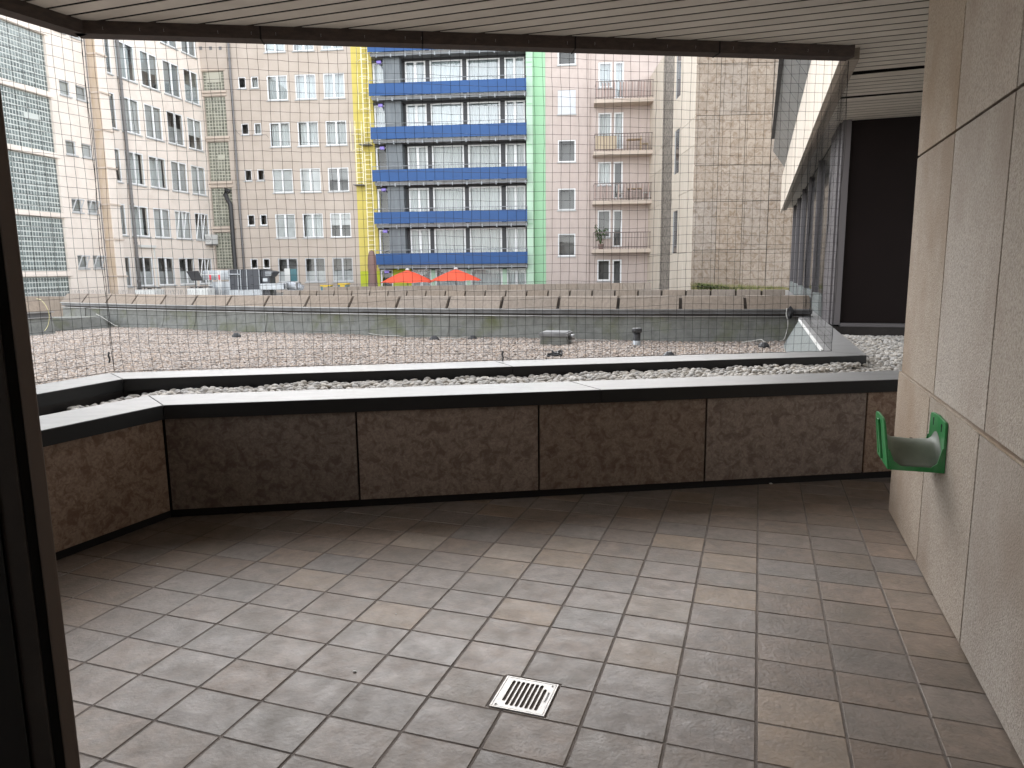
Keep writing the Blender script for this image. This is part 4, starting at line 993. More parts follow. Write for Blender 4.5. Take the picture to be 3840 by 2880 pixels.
for qa, qb_ in ((Z3(120, 905), Z3(212, 905)), (Z3(70, 1252), Z3(155, 1252))):
    (ua_, z_), (ub_, _q) = FC.uz(qa, .4), FC.uz(qb_, .4); build('platform', FC.box(MB(), ua_, ub_, z_ - .05, z_, .03, .75), 'slab_grey', fl_)
# ---------------- pink building
pink = empty('pink_building', FC.pt(ug2 + 4, GROUND)); tag(pink, 'pinkish stucco building with stacked small balconies right of the mint strip', 'building')
p4 = lambda x, y=900: FC.uz(Z4(x, y))[0]; TOPP = 16.8
pe = p4(1420)
w0, w1 = p4(442), p4(596)
pz = [(FC.uz(Z4(520, a))[1], FC.uz(Z4(520, b))[1]) for a, b in ((-10, 215), (432, 640), (862, 1055), (1282, 1470))] + [(FC.uz(ZB(1435, -55))[1], FC.uz(ZB(1435, 140))[1])]
d0, d1, d2, d3 = p4(788, 1150), p4(902, 1150), p4(922, 1150), p4(1003, 1150)
dz = [(FC.uz(Z4(850, 190))[1], FC.uz(Z4(850, 410))[1], FC.uz(Z4(960, 502))[1]), (FC.uz(Z4(850, 628))[1], FC.uz(Z4(850, 838))[1], FC.uz(Z4(960, 945))[1]), (FC.uz(Z4(850, 1053))[1], FC.uz(Z4(850, 1255))[1], FC.uz(Z4(960, 1372))[1]), (FC.uz(Z4(850, 1470))[1], FC.uz(ZB(1740, -20))[1], FC.uz(ZB(1860, 60))[1]), (FC.uz(ZB(1750, 170))[1], FC.uz(ZB(1750, 352))[1], FC.uz(ZB(1860, 450))[1])]
holesP = [(w0, w1, b, a) for a, b in pz] + [(d0, d1, b, a) for a, b, c in dz] + [(d2, d3, c, a) for a, b, c in dz]
build('wall', wall_mesh(FC, ug2 + .004, pe, GROUND, TOPP, holesP, depth=7), 'stucco_pink', pink)
for k, (a, b) in enumerate(pz):
    w = window(FC, pink, w0, w1, b, a, 1, 'white_frame', cur=None, fw=.07)
    if k == 1: build('roller_shutter', FC.box(MB(), w0 + .02, w1 - .02, b + .02, a - .02, -.06, -.02), 'shutter', w)
    if k == 0: build('shutter_box', FC.box(MB(), w0, w1, a - .25, a, -.05, .03), 'white_paint', w)
for k, (a, b, c) in enumerate(dz):
    window(FC, pink, d0, d1, b, a, 1, 'white_frame', cur=('curtain', 0, 1) if k in (0, 1, 2) else None, fw=.08, gl='glass_high' if k == 0 else 'glass')
    window(FC, pink, d2, d3, c, a, 1, 'white_frame', cur=('curtain', 0, 1) if k in (0, 1) else None, fw=.09, sill=False, gl='glass_high' if k == 0 else 'glass')
# recessed bay line and pipes
u_ = p4(712, 1000)
dpp = build('drain_pipe', MB().tube([FC.pt(u_, z, .06) for z in (GROUND, 4, 8, 12, TOPP)], .05, 6), 'stucco_pink', pink)
for k, (yl, th) in enumerate(((512, 66), (962, 52), (1388, 42))):
    pass
slabs = [(Z4(762, 512), Z4(1252, 498), 60), (Z4(752, 962), Z4(1240, 950), 48), (Z4(746, 1388), Z4(1230, 1376), 36), (ZB(1662, 80), ZB(2142, 72), 22)]
for k, (qa, qb_, th) in enumerate(slabs):
    (ua_, za_) = FC.uz(qa, 1.15); ub_ = p4(1420); zs_ = za_
    bal = build('balcony', FC.box(MB(), ua_, ub_, zs_ - .13, zs_, .0, 1.15), 'stucco_warm', pink)
    m = MB(); FC.box(m, ua_ - .04, ub_, zs_ - .22, zs_ - .135, .0, 1.19); build('slab_lip', m, 'stucco_warm', bal)
    m = MB(); rh = zs_ + .98
    m.tube([FC.pt(ua_ + .05, rh, .02), FC.pt(ua_ + .05, rh, 1.1), FC.pt(ub_, rh, 1.1)], .025, 5)
    m.tube([FC.pt(ua_ + .05, zs_ + .1, 1.1), FC.pt(ub_, zs_ + .1, 1.1)], .016, 4)
    n = 26
    for i in range(n + 1): u = ua_ + .05 + (ub_ - ua_ - .06) * i / n; m.tube([FC.pt(u, zs_, 1.1), FC.pt(u, rh, 1.1)], .014, 4)
    build('railing', m, 'rail_dark', bal)
    if k in (0, 2):
        for i in range(n):
            if i % 2 == 0 or k == 0 and i % 3 == 0:
                u = ua_ + .08 + (ub_ - ua_ - .1) * i / n
                build('rail_slat', FC.box(MB(), u, u + .075, zs_ + .1, rh - .05, 1.06, 1.075), 'rail_slat', bal)
    if k == 1:
        build('rail_screen', FC.box(MB(), ua_ + .1, ua_ + 1.35, zs_ + .08, rh - .1, 1.04, 1.06), 'beige_board', bal)
# things on the balconies
def table(fa, u, z, f, top, leg, label):
    t = empty('balcony_table', fa.pt(u, z, f)); tag(t, label, 'table')
    build('table_top', fa.box(MB(), u - .45, u + .45, z + .66, z + .71, f - .25, f + .25), top, t, bevel=.01)
    for a in (-.38, .38):
        for b in (-.2, .2): build('leg', fa.box(MB(), u + a - .02, u + a + .02, z, z + .659, f + b - .02, f + b + .02), leg, t)
def chair(fa, u, z, f, m_, label):
    t = empty('balcony_chair', fa.pt(u, z, f)); tag(t, label, 'chair')
    build('seat', fa.box(MB(), u - .22, u + .22, z + .42, z + .46, f - .22, f + .22), m_, t, bevel=.01)
    build('backrest', fa.box(MB(), u - .24, u - .20, z + .461, z + .9, f - .22, f + .22), m_, t, bevel=.01)
    for a in (-.19, .19):
        for b in (-.19, .19): build('leg', fa.box(MB(), u + a - .018, u + a + .018, z, z + .419, f + b - .018, f + b + .018), m_, t)
sz2, sz3 = FC.uz(slabs[1][0], 1.15)[1], FC.uz(slabs[2][0], 1.15)[1]
table(FC, p4(1095), sz2 + .002, .62, 'wood', 'wood', 'light wooden table on the second balcony from the top')
chair(FC, p4(1185), sz2 + .002, .60, 'beige_board', 'light wooden chair on the second balcony from the top, right of the table')
table(FC, p4(1110), sz3 + .002, .62, 'wood', 'rail_dark', 'brown table with dark legs on the third balcony from the top')
chair(FC, p4(985), sz3 + .002, .62, 'white_paint', 'white plastic chair on the third balcony, left of the table')
chair(FC, p4(1205), sz3 + .002, .60, 'white_paint', 'white plastic chair on the third balcony, right of the table')
sz4 = FC.uz(slabs[3][0], 1.15)[1]; pu_ = FC.uz(Z4(815, 1650), .7)[0]
pl = empty('potted_plant', FC.pt(pu_, sz4 + .002, .7)); tag(pl, 'green leafy potted plant on the lowest balcony', 'plant')
build('pot', MB().lathe(FC.pt(pu_, sz4 + .002, .7), [(0, 0), (.13, 0), (.18, .3), (.15, .3), (.13, .24), (0, .24)], 12), 'umbrella_brown', pl)
m = MB(); pc_ = FC.pt(pu_, sz4 + .25, .7)
st2 = MB()
for i in range(9):
    e_ = pc_ + V3(ru(-.35, .35), ru(-.3, .3), ru(.6, 1.3)); st2.tube([pc_, (pc_ + e_) / 2 + V3(ru(-.08, .08), 0, .1), e_], .012, 4)
    for j in range(16):
        t = ru(.35, 1.05); c = pc_ + (e_ - pc_) * t + V3(ru(-.13, .13), ru(-.13, .13), ru(-.1, .1)); a_ = unit(V3(ru(-1, 1), ru(-1, 1), ru(-.5, .5))) * .1; b_ = unit(np.cross(a_, V3(ru(-1, 1), ru(-1, 1), 1))) * .035
        m.add([c - a_, c + b_, c + a_, c - b_], [(0, 1, 2, 3)])
build('foliage', m, 'leaf', pl, fixn=False); build('stem', st2, 'moss', pl)

# ---------------- tower on the right
TD = V3(.9985, -.055, 0); NT = onplane(2605, 500, V3(0, 33, 0), V3(0, -1, 0))     # near corner
FT = Fac((NT[0], NT[1]), TD)
fe = FC.uz((2436, 500))[0]; FEP = FC.pt(fe, 0, 0.0)
FS = Fac((FEP[0], FEP[1]), unit(V3(NT[0], NT[1], 0) - FEP)); LS = np.linalg.norm((V3(NT[0], NT[1], 0) - FEP)[:2]); TOPT = 12.9
tw = empty('stone_tower', FT.pt(2, GROUND)); tag(tw, 'tall block clad in brown mottled stone slabs with a pale travertine side', 'building')
build('core', MB().prism([FS.pt(.02, 0, -.05), FS.pt(LS - .02, 0, -.05), FT.pt(6.5, 0, -.05), FT.pt(6.5, 0, -12)], GROUND, TOPT - .1), 'joint_dark', tw)
vj = [0.0] + [FT.uz((x, 500))[0] for x in (2697, 2795, 2893)]
wv = vj[3] - vj[2]; vj += [vj[3] + wv, vj[3] + 2 * wv, vj[3] + 3 * wv]
hj = [FT.uz((2750, y))[1] for y in (1085, 936, 755, 619, 431, 237)]; hj = [GROUND] + hj + [hj[-1] + 2.4, TOPT]
hj = sorted(set(hj))
for i in range(len(vj) - 1):
    for j in range(len(hj) - 1):
        build('stone_slab', FT.box(MB(), vj[i] + .012, vj[i + 1] - .012, hj[j] + .012, hj[j + 1] - .012, -.045, 0), 'tower_stone', tw)
# side: cream strip | granite strip | cream with slot windows (s measured towards the near corner)
s1_, s2_ = FS.uz(Z4(1340, 900))[0], FS.uz(Z4(1432, 900))[0]
sj = sorted([FS.uz(Z4(1480, y))[1] for y in (1350, 1010)] + [FS.uz(Z4(1600, 690))[1], GROUND, TOPT, FS.uz(ZC(430, 130))[1]])
sl0, sl1 = FS.uz(Z4(1452, 950))[0], FS.uz(Z4(1490, 950))[0]
slz = [(FS.uz(Z4(1455, 1160))[1], FS.uz(Z4(1460, 790))[1])]
slz += [(slz[0][0] + 3.6, slz[0][1] + 3.6), (slz[0][0] - 3.9, slz[0][1] - 3.9)]
for (a, b, mt_, f) in ((0.02, s1_ - .01, 'travertine', 0), (s1_ + .01, s2_ - .01, 'granite', -.03), (s2_ + .01, sl0 - .01, 'travertine', 0), (sl1 + .01, LS - .005, 'travertine', 0)):
    for j in range(len(sj) - 1): build('stone_slab', FS.box(MB(), a, b, sj[j] + .01, sj[j + 1] - .01, -.048, f), mt_, tw)
zz_ = [GROUND] + [q for p in sorted(slz) for q in p] + [TOPT]
for j in range(0, len(zz_), 2): build('stone_slab', FS.box(MB(), sl0, sl1, zz_[j] + .01, zz_[j + 1] - .01, -.047, .0), 'travertine', tw)
for a, b in slz:
    w = build('slot_window', FS.box(MB(), sl0, sl1, a, b, -.045, -.02), 'dim_glass', tw)
    build('frame', FS.box(MB(), sl0, sl0 + .12, a, b, -.02, -.003), 'sill', w)
# moss and dry grass at its foot
plz = FT.uz((2700, 1085))[1] - .05
tag(build('planter_ledge', FT.box(MB(), -.2, 6.5, GROUND, plz, .06, 1.6), 'precast_dark'), 'dark ledge at the foot of the stone tower', 'ledge')
m = MB()
for i in range(1500):
    u = ru(0, 4.2); hgt = ru(.12, .42) * (1.15 - u * .17); f = ru(.1, 1.2); c = FT.pt(u, plz, f); tip = c + V3(ru(-.18, .18), ru(-.1, .1), hgt); sd_ = V3(.022, 0, 0)
    m.add([c - sd_, c + sd_, tip], [(0, 1, 2)])
gr = build('ledge_grass', m, 'dry_grass', fixn=False); tag(gr, 'tufts of dry grass and moss at the foot of the stone tower', 'grass', kind='stuff')
m = MB()
for i in range(900):
    u = abs(random.gauss(0, 1.0)) + .1; c = FT.pt(u, plz + ru(0, .38) * max(.1, 1 - u * .35), ru(.5, 1.3)); a_ = unit(V3(ru(-1, 1), ru(-1, 1), ru(-1, 1))) * .06; b_ = unit(np.cross(a_, V3(ru(-1, 1), ru(-1, 1), 1))) * .04
    m.add([c - a_, c + b_, c + a_, c - b_], [(0, 1, 2, 3)])
tag(build('ledge_shrub', m, 'moss', fixn=False), 'low dark green creeping plants on the tower ledge', 'plant', kind='stuff')

# ================================================================== second and third parapets
def parapet(name, qa, qb_, z, h, spc, label, spikes, lean=.1, gap=.03, mt_='precast'):
    a, b = atz(*qa, z), atz(*qb_, z); a[2] = b[2] = 0
    d = unit(b - a); L_ = np.linalg.norm(b - a); bk_ = perp(d); n = int(L_ / spc)
    e = empty(name, a); tag(e, label, 'parapet')
    for i in range(n + 1):
        s0, s1 = i * spc + gap / 2, min((i + 1) * spc - gap / 2, L_)
        if s1 - s0 < .05: continue
        P = lambda s, o, zz: a + d * s + bk_ * o + Z * zz
        build('cap', MB().hexa([P(s0, -lean, z - h), P(s1, -lean, z - h), P(s1, .3, z - h), P(s0, .3, z - h), P(s0, 0, z), P(s1, 0, z), P(s1, .3, z), P(s0, .3, z)]), mt_, e)
    build('backing', MB().obox(a, d, bk_, Z, (0, L_, .05, .28, GROUND, z - .03)), 'precast_dark', e)
    if spikes:
        m = MB(); s = 0.0
        while s < L_:
            p = a + d * s + Z * (z - .002)
            for k in (-1, 1):
                t_ = p + d * ru(-.03, .03) + bk_ * k * .045 + Z * .11; m.tube([p, t_], .0022, 3, cap=False)
            s += .045
        sp_ = build('bird_spikes', m, 'pipe_grey', e); tag(sp_, kind='stuff')
    return a, d, L_, bk_
parapet('second_parapet', (1062, 1090), (2945, 1087), 1.0, .26, .66, 'second row of beige parapet caps behind the near roof parapet', False, gap=.05)
parapet('third_parapet', (1210, 1077), (2440, 1060), 1.0, .40, .47, 'farthest row of small beige parapet caps below the orange umbrellas', True, gap=.012)
# bird spikes on the near roof edge to the left
m = MB()
for i in range(420):
    x = -16.2 + i * .026; p = V3(x, yP(-8) + 1.3 - (x + 8) * .35, 1.06); t_ = p + V3(ru(-.03, .03), ru(-.05, .05), .17); m.tube([p, t_], .0026, 3, cap=False)
sp0 = V3(-16.2, yP(-8) + 1.3 + 8.2 * .35, 0); sp1 = V3(-5.3, yP(-8) + 1.3 - 2.7 * .35, 0)
lw_ = empty('ledge_wall', sp0); tag(lw_, 'low pale ledge with rows of pigeon spikes behind the roof parapet, left', 'ledge')
dd_ = unit(sp1 - sp0); build('ledge', MB().obox(sp0, dd_, perp(dd_), Z, (0, np.linalg.norm(sp1 - sp0), -.1, .2, -.89, 1.058)), 'precast', lw_)
tag(build('bird_spikes', m, 'pipe_grey', lw_), kind='stuff')
# left cap piece closer to the camera, and the stepped upstand block beside it
lc = empty('corner_parapet', cp_(-10.8)); tag(lc, 'short nearer parapet piece with beige cap at the left edge of the roof', 'parapet')
ca, cb = atz(*zo(100, 1060, .1808)(-300, 640), .86), atz(*zo(100, 1060, .1808)(515, 600), .86); ca[2] = cb[2] = 0
cd = unit(cb - ca); cbk = perp(cd); CLn = np.linalg.norm(cb - ca); Pc = lambda s, o, z: ca + cd * s + cbk * o + Z * z
build('cap', MB().hexa([Pc(-1, -.06, .87), Pc(CLn, -.06, .87), Pc(CLn - .1, .35, .87), Pc(-1, .35, .87), Pc(-1, .08, 1.09), Pc(CLn - .13, .08, 1.09), Pc(CLn - .16, .35, 1.09), Pc(-1, .35, 1.09)]), 'precast', lc)
build('cap_lip', MB().obox(ca, cd, cbk, Z, (-1, CLn + .02, -.09, .02, .845, .866)), 'alu', lc)
build('gutter', MB().obox(ca, cd, cbk, Z, (-1, CLn - .02, -.02, .3, .76, .843)), 'gutter', lc)
build('drip_strip', MB().obox(ca, cd, cbk, Z, (-1, CLn, -.05, .3, .735, .757)), 'alu', lc)
build('bitumen_sheet', MB().hexa([Pc(-1, -.1, .38), Pc(CLn, -.1, .38), Pc(CLn, .4, .38), Pc(-1, .4, .38), Pc(-1, -.01, .73), Pc(CLn, -.01, .73), Pc(CLn, .4, .73), Pc(-1, .4, .73)]), 'bitumen', lc)
ba, bb = atz(*zo(100, 1060, .1808)(500, 990), .42), atz(*zo(100, 1060, .1808)(1700, 930), .42); ba[2] = bb[2] = 0
bd = unit(bb - ba); bbk = perp(bd); BLn = np.linalg.norm(bb - ba)
Pb = lambda s, o, z: ba + bd * s + bbk * o + Z * z
build('upstand_block', MB().hexa([Pb(-.1, 0, .38), Pb(BLn, 0, .38), Pb(BLn + .2, .6, .38), Pb(-.1, .6, .38), Pb(-.1, .08, .69), Pb(BLn - .1, .08, .66), Pb(BLn, .6, .66), Pb(-.1, .6, .69)]), 'bitumen', lc, bevel=.02)

# ================================================================== things on the gravel roof
def rope(name, px, z, r, mt_, label, cat):
    pts = [atz(*q, zz) for q, zz in zip(px, z)]
    P = []
    for i in range(len(pts) - 1):
        p0, p1, p2, p3 = pts[max(i - 1, 0)], pts[i], pts[i + 1], pts[min(i + 2, len(pts) - 1)]
        for t in np.linspace(0, 1, 6, endpoint=False): P.append(.5 * ((2 * p1) + (-p0 + p2) * t + (2 * p0 - 5 * p1 + 4 * p2 - p3) * t * t + (-p0 + 3 * p1 - 3 * p2 + p3) * t ** 3))
    P.append(pts[-1]); o = build(name, MB().tube(P, r, 6), mt_, smooth=True); return tag(o, label, cat)
zq = zo(100, 1060, .1808)
# hose hanging over the left cap, held at the depth of that cap
def rope_at(name, px, yfun, r, mt_, label, cat):
    pts = [CO + ray(*q) * (yfun(i) / ray(*q)[1]) for i, q in enumerate(px)]; P = []
    for i in range(len(pts) - 1):
        p0, p1, p2, p3 = pts[max(i - 1, 0)], pts[i], pts[i + 1], pts[min(i + 2, len(pts) - 1)]
        for t in np.linspace(0, 1, 5, endpoint=False): P.append(.5 * ((2 * p1) + (-p0 + p2) * t + (2 * p0 - 5 * p1 + 4 * p2 - p3) * t * t + (-p0 + 3 * p1 - 3 * p2 + p3) * t ** 3))
    P.append(pts[-1])
    o = build(name, MB().tube(P, r, 6), mt_, smooth=True); return tag(o, label, cat)
yc = float(ca[1] + (cb[1] - ca[1]) * .8)
hp = [zq(205, 330), zq(290, 355), zq(365, 430), zq(425, 530), zq(458, 620), zq(470, 710), zq(460, 800), zq(430, 910), zq(370, 1000)]
hy = [yc + .12, yc + .02, yc - .06, yc - .1, yc - .12, yc - .13, yc - .16, yc - .25, yc - .45]
rope_at('garden_hose', hp, lambda i: hy[i], .0065, 'hose_yellow', 'pale yellow hose curving down over the left parapet cap', 'hose')
by = float(ba[1] + (bb[1] - ba[1]) * .85)
rope_at('roof_cable', [zq(1440, 648), zq(1520, 690), zq(1620, 750), zq(1720, 815), zq(1820, 880), zq(1900, 900)], lambda i: by + [.3, .05, -.05, -.15, -.3, -.4][i], .0065, 'cable_white', 'white cable dropping from the mossy upstand to the gravel, left', 'cable')
rope('roof_cable', [ZA(1650, 810), ZA(1760, 800), ZA(1850, 815), ZA(1950, 825), ZA(2050, 828), ZA(2110, 842)], [.44, .47, .45, .44, .46, .43], .008, 'cable_white', 'thin white cable lying on the gravel below the middle of the upstand', 'cable')
rope('roof_cable', [ZB(290, 838), ZB(380, 855), ZB(480, 850), ZB(560, 838), ZB(650, 842)], [.45, .44, .46, .47, .45], .0075, 'cable_white', 'white cable with black holders on the gravel left of the metal box', 'cable')
rope('roof_cable', [ZB(1500, 855), ZB(1560, 868), ZB(1650, 862), ZB(1740, 866), ZB(1830, 880)], [.47, .45, .46, .45, .43], .0075, 'cable_white', 'white cable lying on the gravel right of the metal box', 'cable')
rope('roof_cable', [ZC(1110, 885), ZC(1200, 872), ZC(1280, 862), ZC(1310, 890), ZC(1330, 918)], [.43, .47, .5, .46, .43], .0075, 'cable_white', 'white cable with a black holder near the right end of the gravel', 'cable')
for q, lab in ((ZB(295, 855), 'black cable holder on the gravel left of the other holder'), (ZB(625, 852), 'black cable holder on the gravel, nearer the metal box'), (ZC(1300, 915), 'black cone-shaped cable holder at the right end of the gravel'), (ZA(660, 828), 'small dark block lying on the gravel, left of centre'), (ZC(480, 1000), 'flat dark block on the gravel close to the coping')):
    p = atz(*q, .43); o = build('cable_holder', MB().lathe(p - Z * .02, [(0, 0), (.09, 0), (.085, .03), (.04, .075), (0, .08)], 10), 'pipe_black'); tag(o, lab, 'cable holder')
# metal roof box
bx = atz(*ZB(1330, 905), .42); bx[2] = 0; bd_ = unit(V3(.97, -.25, 0)); bn_ = perp(bd_)
rbx = empty('roof_box', bx + Z * .42); tag(rbx, 'grey metal ventilation box with a flat lid standing on the gravel', 'roof vent')
build('base', MB().hexa([bx + bd_ * a + bn_ * b + Z * z for z, k in ((.40, 1), (.56, .92)) for a, b in ((-.21 * k, -.12 * k), (.24 * k, -.12 * k), (.24 * k, .32 * k), (-.21 * k, .32 * k))]), 'bitumen', rbx, bevel=.01)
build('lid', MB().obox(bx, bd_, bn_, Z, (-.22, .25, -.14, .34, .563, .615)), 'slab_grey', rbx, bevel=.008)
build('lid_top', MB().obox(bx, bd_, bn_, Z, (-.19, .22, -.11, .31, .616, .628)), 'slab_grey', rbx, bevel=.004)
build('outlet', MB().tube([bx + bd_ * .23 + bn_ * .1 + Z * .54, bx + bd_ * .32 + bn_ * .1 + Z * .54], .045, 12), 'alu', rbx, smooth=True)
vp = atz(*ZB(2045, 912), .42)
vpo = empty('vent_pipe', vp); tag(vpo, 'short vent pipe with black cap on the gravel at the right', 'vent pipe')
build('pipe_base', MB().lathe(vp - Z * .02, [(.062, 0), (.062, .095), (.055, .10), (0, .10)], 16), 'galv', vpo, smooth=True)
build('pipe', MB().lathe(vp, [(.058, .081), (.058, .205), (0, .205)], 16), 'pipe_black', vpo, smooth=True)
build('cap', MB().lathe(vp, [(.058, .206), (.08, .206), (.08, .262), (.07, .275), (0, .277)], 16), 'pipe_black', vpo, smooth=True)
# dark debris near the front
db = atz(*ZB(1330, 990), .43)
m = MB()
for i in range(9): m.tube([db + V3(ru(-.12, .12), ru(-.08, .08), ru(-.02, .03)), db + V3(ru(-.12, .12), ru(-.08, .08), ru(.0, .05))], .014, 5)
tag(build('debris', m, 'pipe_black'), 'black twisted bit of debris lying on the gravel below the metal box', 'debris')
# cable and rag at the far end of the return coping
X = onplane(*ZC(1525, 625), cp_(4.2) - Z * 0 + V3(0, -.15, 0), V3(0, -1, 0))
rg = build('rag', MB().add(*[(lambda v, f: ((v * V3(.06, .05, .10) * np.array([1 + .5 * noise.noise(Vector((p * 2.3).tolist())) for p in v])[:, None] + X), [tuple(t) for t in f]))(icoV, icoF)][0]), 'pipe_black'); tag(rg, 'dark bundle tied at the corner where the parapet meets the wing', 'bundle')
rope_at('hanging_cable', [ZC(1500, 590), ZC(1495, 640), ZC(1508, 700), ZC(1505, 760), ZC(1490, 820), ZC(1472, 862), ZC(1440, 872)], lambda i: X[1] - .1 - .03 * i, .008, 'cable_white', 'white cable hanging from the dark bundle down to the gravel', 'cable')

# ================================================================== rooftop plant in the background
PY = 37.0
zk = zo(640, 980, .226)
def pl_(x, y, Y=PY): d = ray(*zk(x, y)); return CO + d * (Y / d[1])
RZ = 0.302
ah = empty('air_handling_unit', V3(pl_(1200, 400)[0], PY, RZ)); tag(ah, 'dark grey rooftop air handling unit with hood, pale frame bars and galvanised duct', 'air handler')
xa, xb, xc_, xd = pl_(970, 400)[0], pl_(1115, 400)[0], pl_(1262, 400)[0], pl_(1480, 400)[0]
zt_, zb3 = pl_(1200, 140)[2], pl_(1200, 470)[2]
for a, b in ((xa, xb), (xb, xc_), (xc_, xd)):
    pn = build('casing', MB().box(a + .004, b - .004, PY, PY + 1.4, zb3, zt_), 'ahu_dark', ah, bevel=.01)
    for fz in (.25, .72): build('handle', MB().box(a + (b - a) * .35, a + (b - a) * .55, PY - .02, PY - .002, zb3 + (zt_ - zb3) * fz, zb3 + (zt_ - zb3) * fz + .02), 'void', pn)
build('skid', MB().box(xa - .05, xd + .1, PY + .02, PY + 1.38, RZ, zb3 - .002), 'galv', ah)
build('roof_edge', MB().box(xa, xd + .25, PY - .04, PY + 1.42, zt_ + .002, zt_ + .03), 'gutter', ah)
for x in (975, 1115, 1160, 1262, 1470):
    p, q_ = pl_(x, 150), pl_(x + 20, 480); build('frame_bar', MB().tube([V3(p[0], PY - .05, zt_), V3(q_[0], PY - .08, zb3 - .05)], .024, 5), 'galv', ah)
p, q_ = pl_(975, 215), pl_(1165, 215); build('frame_bar', MB().tube([V3(p[0], PY - .1, p[2]), V3(q_[0], PY - .1, q_[2])], .03, 5), 'galv', ah)
hx0, hx1 = pl_(1480, 200)[0], pl_(1690, 200)[0]; hz0, hz1 = pl_(1500, 265)[2], pl_(1500, 140)[2]
m = MB(); pr = [(hx0 + .005, hz0), (hx1 - .22, hz0), (hx1, hz0 + .27), (hx1 - .15, hz1 - .06), (hx0 + .005, hz1)]
k = len(pr); m.add([V3(x, PY + .1, z) for x, z in pr] + [V3(x, PY + 1.2, z) for x, z in pr], [tuple(range(k)), tuple(range(2 * k - 1, k - 1, -1))] + [(i, (i + 1) % k, k + (i + 1) % k, k + i) for i in range(k)])
build('hood', m, 'ahu_dark', ah)
for i in range(3): z = hz0 + .06 + i * .09; build('louvre', MB().box(hx0 + .25, hx1 - .1 + .03 * i, PY + .06, PY + .098, z, z + .035), 'galv', ah)
wx0, wx1 = pl_(1510, 300)[0], pl_(1590, 300)[0]; build('service_box', MB().box(hx0 + .01, wx1 + .1, PY + .15, PY + 1.1, RZ, hz0 - .002), 'ahu_dark', ah)
build('inspection_frame', MB().box(wx0, wx1, PY + .12, PY + .148, pl_(1550, 335)[2], pl_(1550, 280)[2]), 'galv', ah)
dx0, dx1 = pl_(1515, 400)[0], pl_(2150, 400)[0]; dz0, dz1 = pl_(1700, 470)[2], pl_(1700, 340)[2]; rd = (dz1 - dz0) / 2
m = MB()
m.box(dx0, dx1 - .75, PY - .3, PY + .6, dz0, dz1 - .08); build('duct', m, 'galv', ah, bevel=.03)
build('duct_bend', MB().tube([V3(dx1 - .76, PY + .15, (dz0 + dz1) / 2), V3(dx1 - .45, PY + .15, (dz0 + dz1) / 2), V3(dx1 - .15, PY + .2, (dz0 + dz1) / 2 - .08), V3(dx1, PY + .3, dz0)], rd * 1.02, 14), 'galv', ah, smooth=True)
for i in range(4): x = dx0 + .3 + i * .5; build('duct_flange', MB().box(x, x + .03, PY - .32, PY + .62, dz0 - .005, dz1 - .06), 'alu', ah)
# galvanised ducts and frames left of the unit
gd = empty('duct_run', V3(pl_(700, 400)[0], PY, RZ)); tag(gd, 'grey galvanised ducts behind white frame ladders left of the dark unit', 'duct')
x0_, x1_ = pl_(450, 300)[0], pl_(965, 300)[0]
build('upper_duct', MB().box(x0_ + .1, x1_ - .02, PY + .4, PY + 1.3, pl_(700, 310)[2], pl_(700, 150)[2]), 'galv', gd, bevel=.02)
m = MB(); zl0, zl1 = RZ, pl_(700, 340)[2]
m.add([V3(x0_, PY + .3, zl0), V3(x1_, PY + .3, zl0), V3(x1_, PY + .3, zl1), V3(x0_ + .6, PY + .3, zl1), V3(x0_, PY + 1.2, zl0), V3(x1_, PY + 1.2, zl0), V3(x1_, PY + 1.2, zl1), V3(x0_ + .6, PY + 1.2, zl1)], [(0, 1, 2, 3), (7, 6, 5, 4), (0, 4, 5, 1), (1, 5, 6, 2), (2, 6, 7, 3), (3, 7, 4, 0)])
build('lower_duct', m, 'galv', gd)
for xt, xb2 in ((430, 432), (622, 648), (785, 808), (818, 840)):
    p, q_ = pl_(xt, 150), pl_(xb2, 490); build('frame_post', MB().tube([V3(p[0], PY, p[2]), V3(q_[0], PY - .05, RZ)], .026, 5), 'white_paint', gd)
for (xs_, xe_, y_) in ((440, 630, 222), (640, 790, 225)):
    p, q_ = pl_(xs_, y_), pl_(xe_, y_); build('frame_rail', MB().tube([V3(p[0], PY - .02, p[2]), V3(q_[0], PY - .02, q_[2])], .026, 5), 'white_paint', gd)
for x, y in ((663, 265), (812, 265)):
    p = pl_(x, y); build('red_tag', MB().box(p[0] - .04, p[0] + .04, PY - .06, PY - .04, p[2] - .12, p[2] + .12), 'red_tag', gd)
sp_ = empty('solar_panel', V3(pl_(410, 400)[0], PY - .4, RZ)); tag(sp_, 'tilted black rectangular panel on a thin post among the roof ducts', 'panel')
c4 = [pl_(258, 165, PY - .4), pl_(455, 160, PY - .4), pl_(530, 320, PY - .75), pl_(350, 322, PY - .75)]
m = MB().add([p for p in c4] + [p + V3(0, .05, .01) for p in c4], [(0, 1, 2, 3), (7, 6, 5, 4), (0, 4, 5, 1), (1, 5, 6, 2), (2, 6, 7, 3), (3, 7, 4, 0)]); build('panel', m, 'black_panel', sp_)
cc_ = sum(c4) / 4; build('post', MB().tube([V3(cc_[0], cc_[1] + .08, cc_[2]), V3(cc_[0], cc_[1] + .08, RZ)], .02, 5), 'pipe_black', sp_)
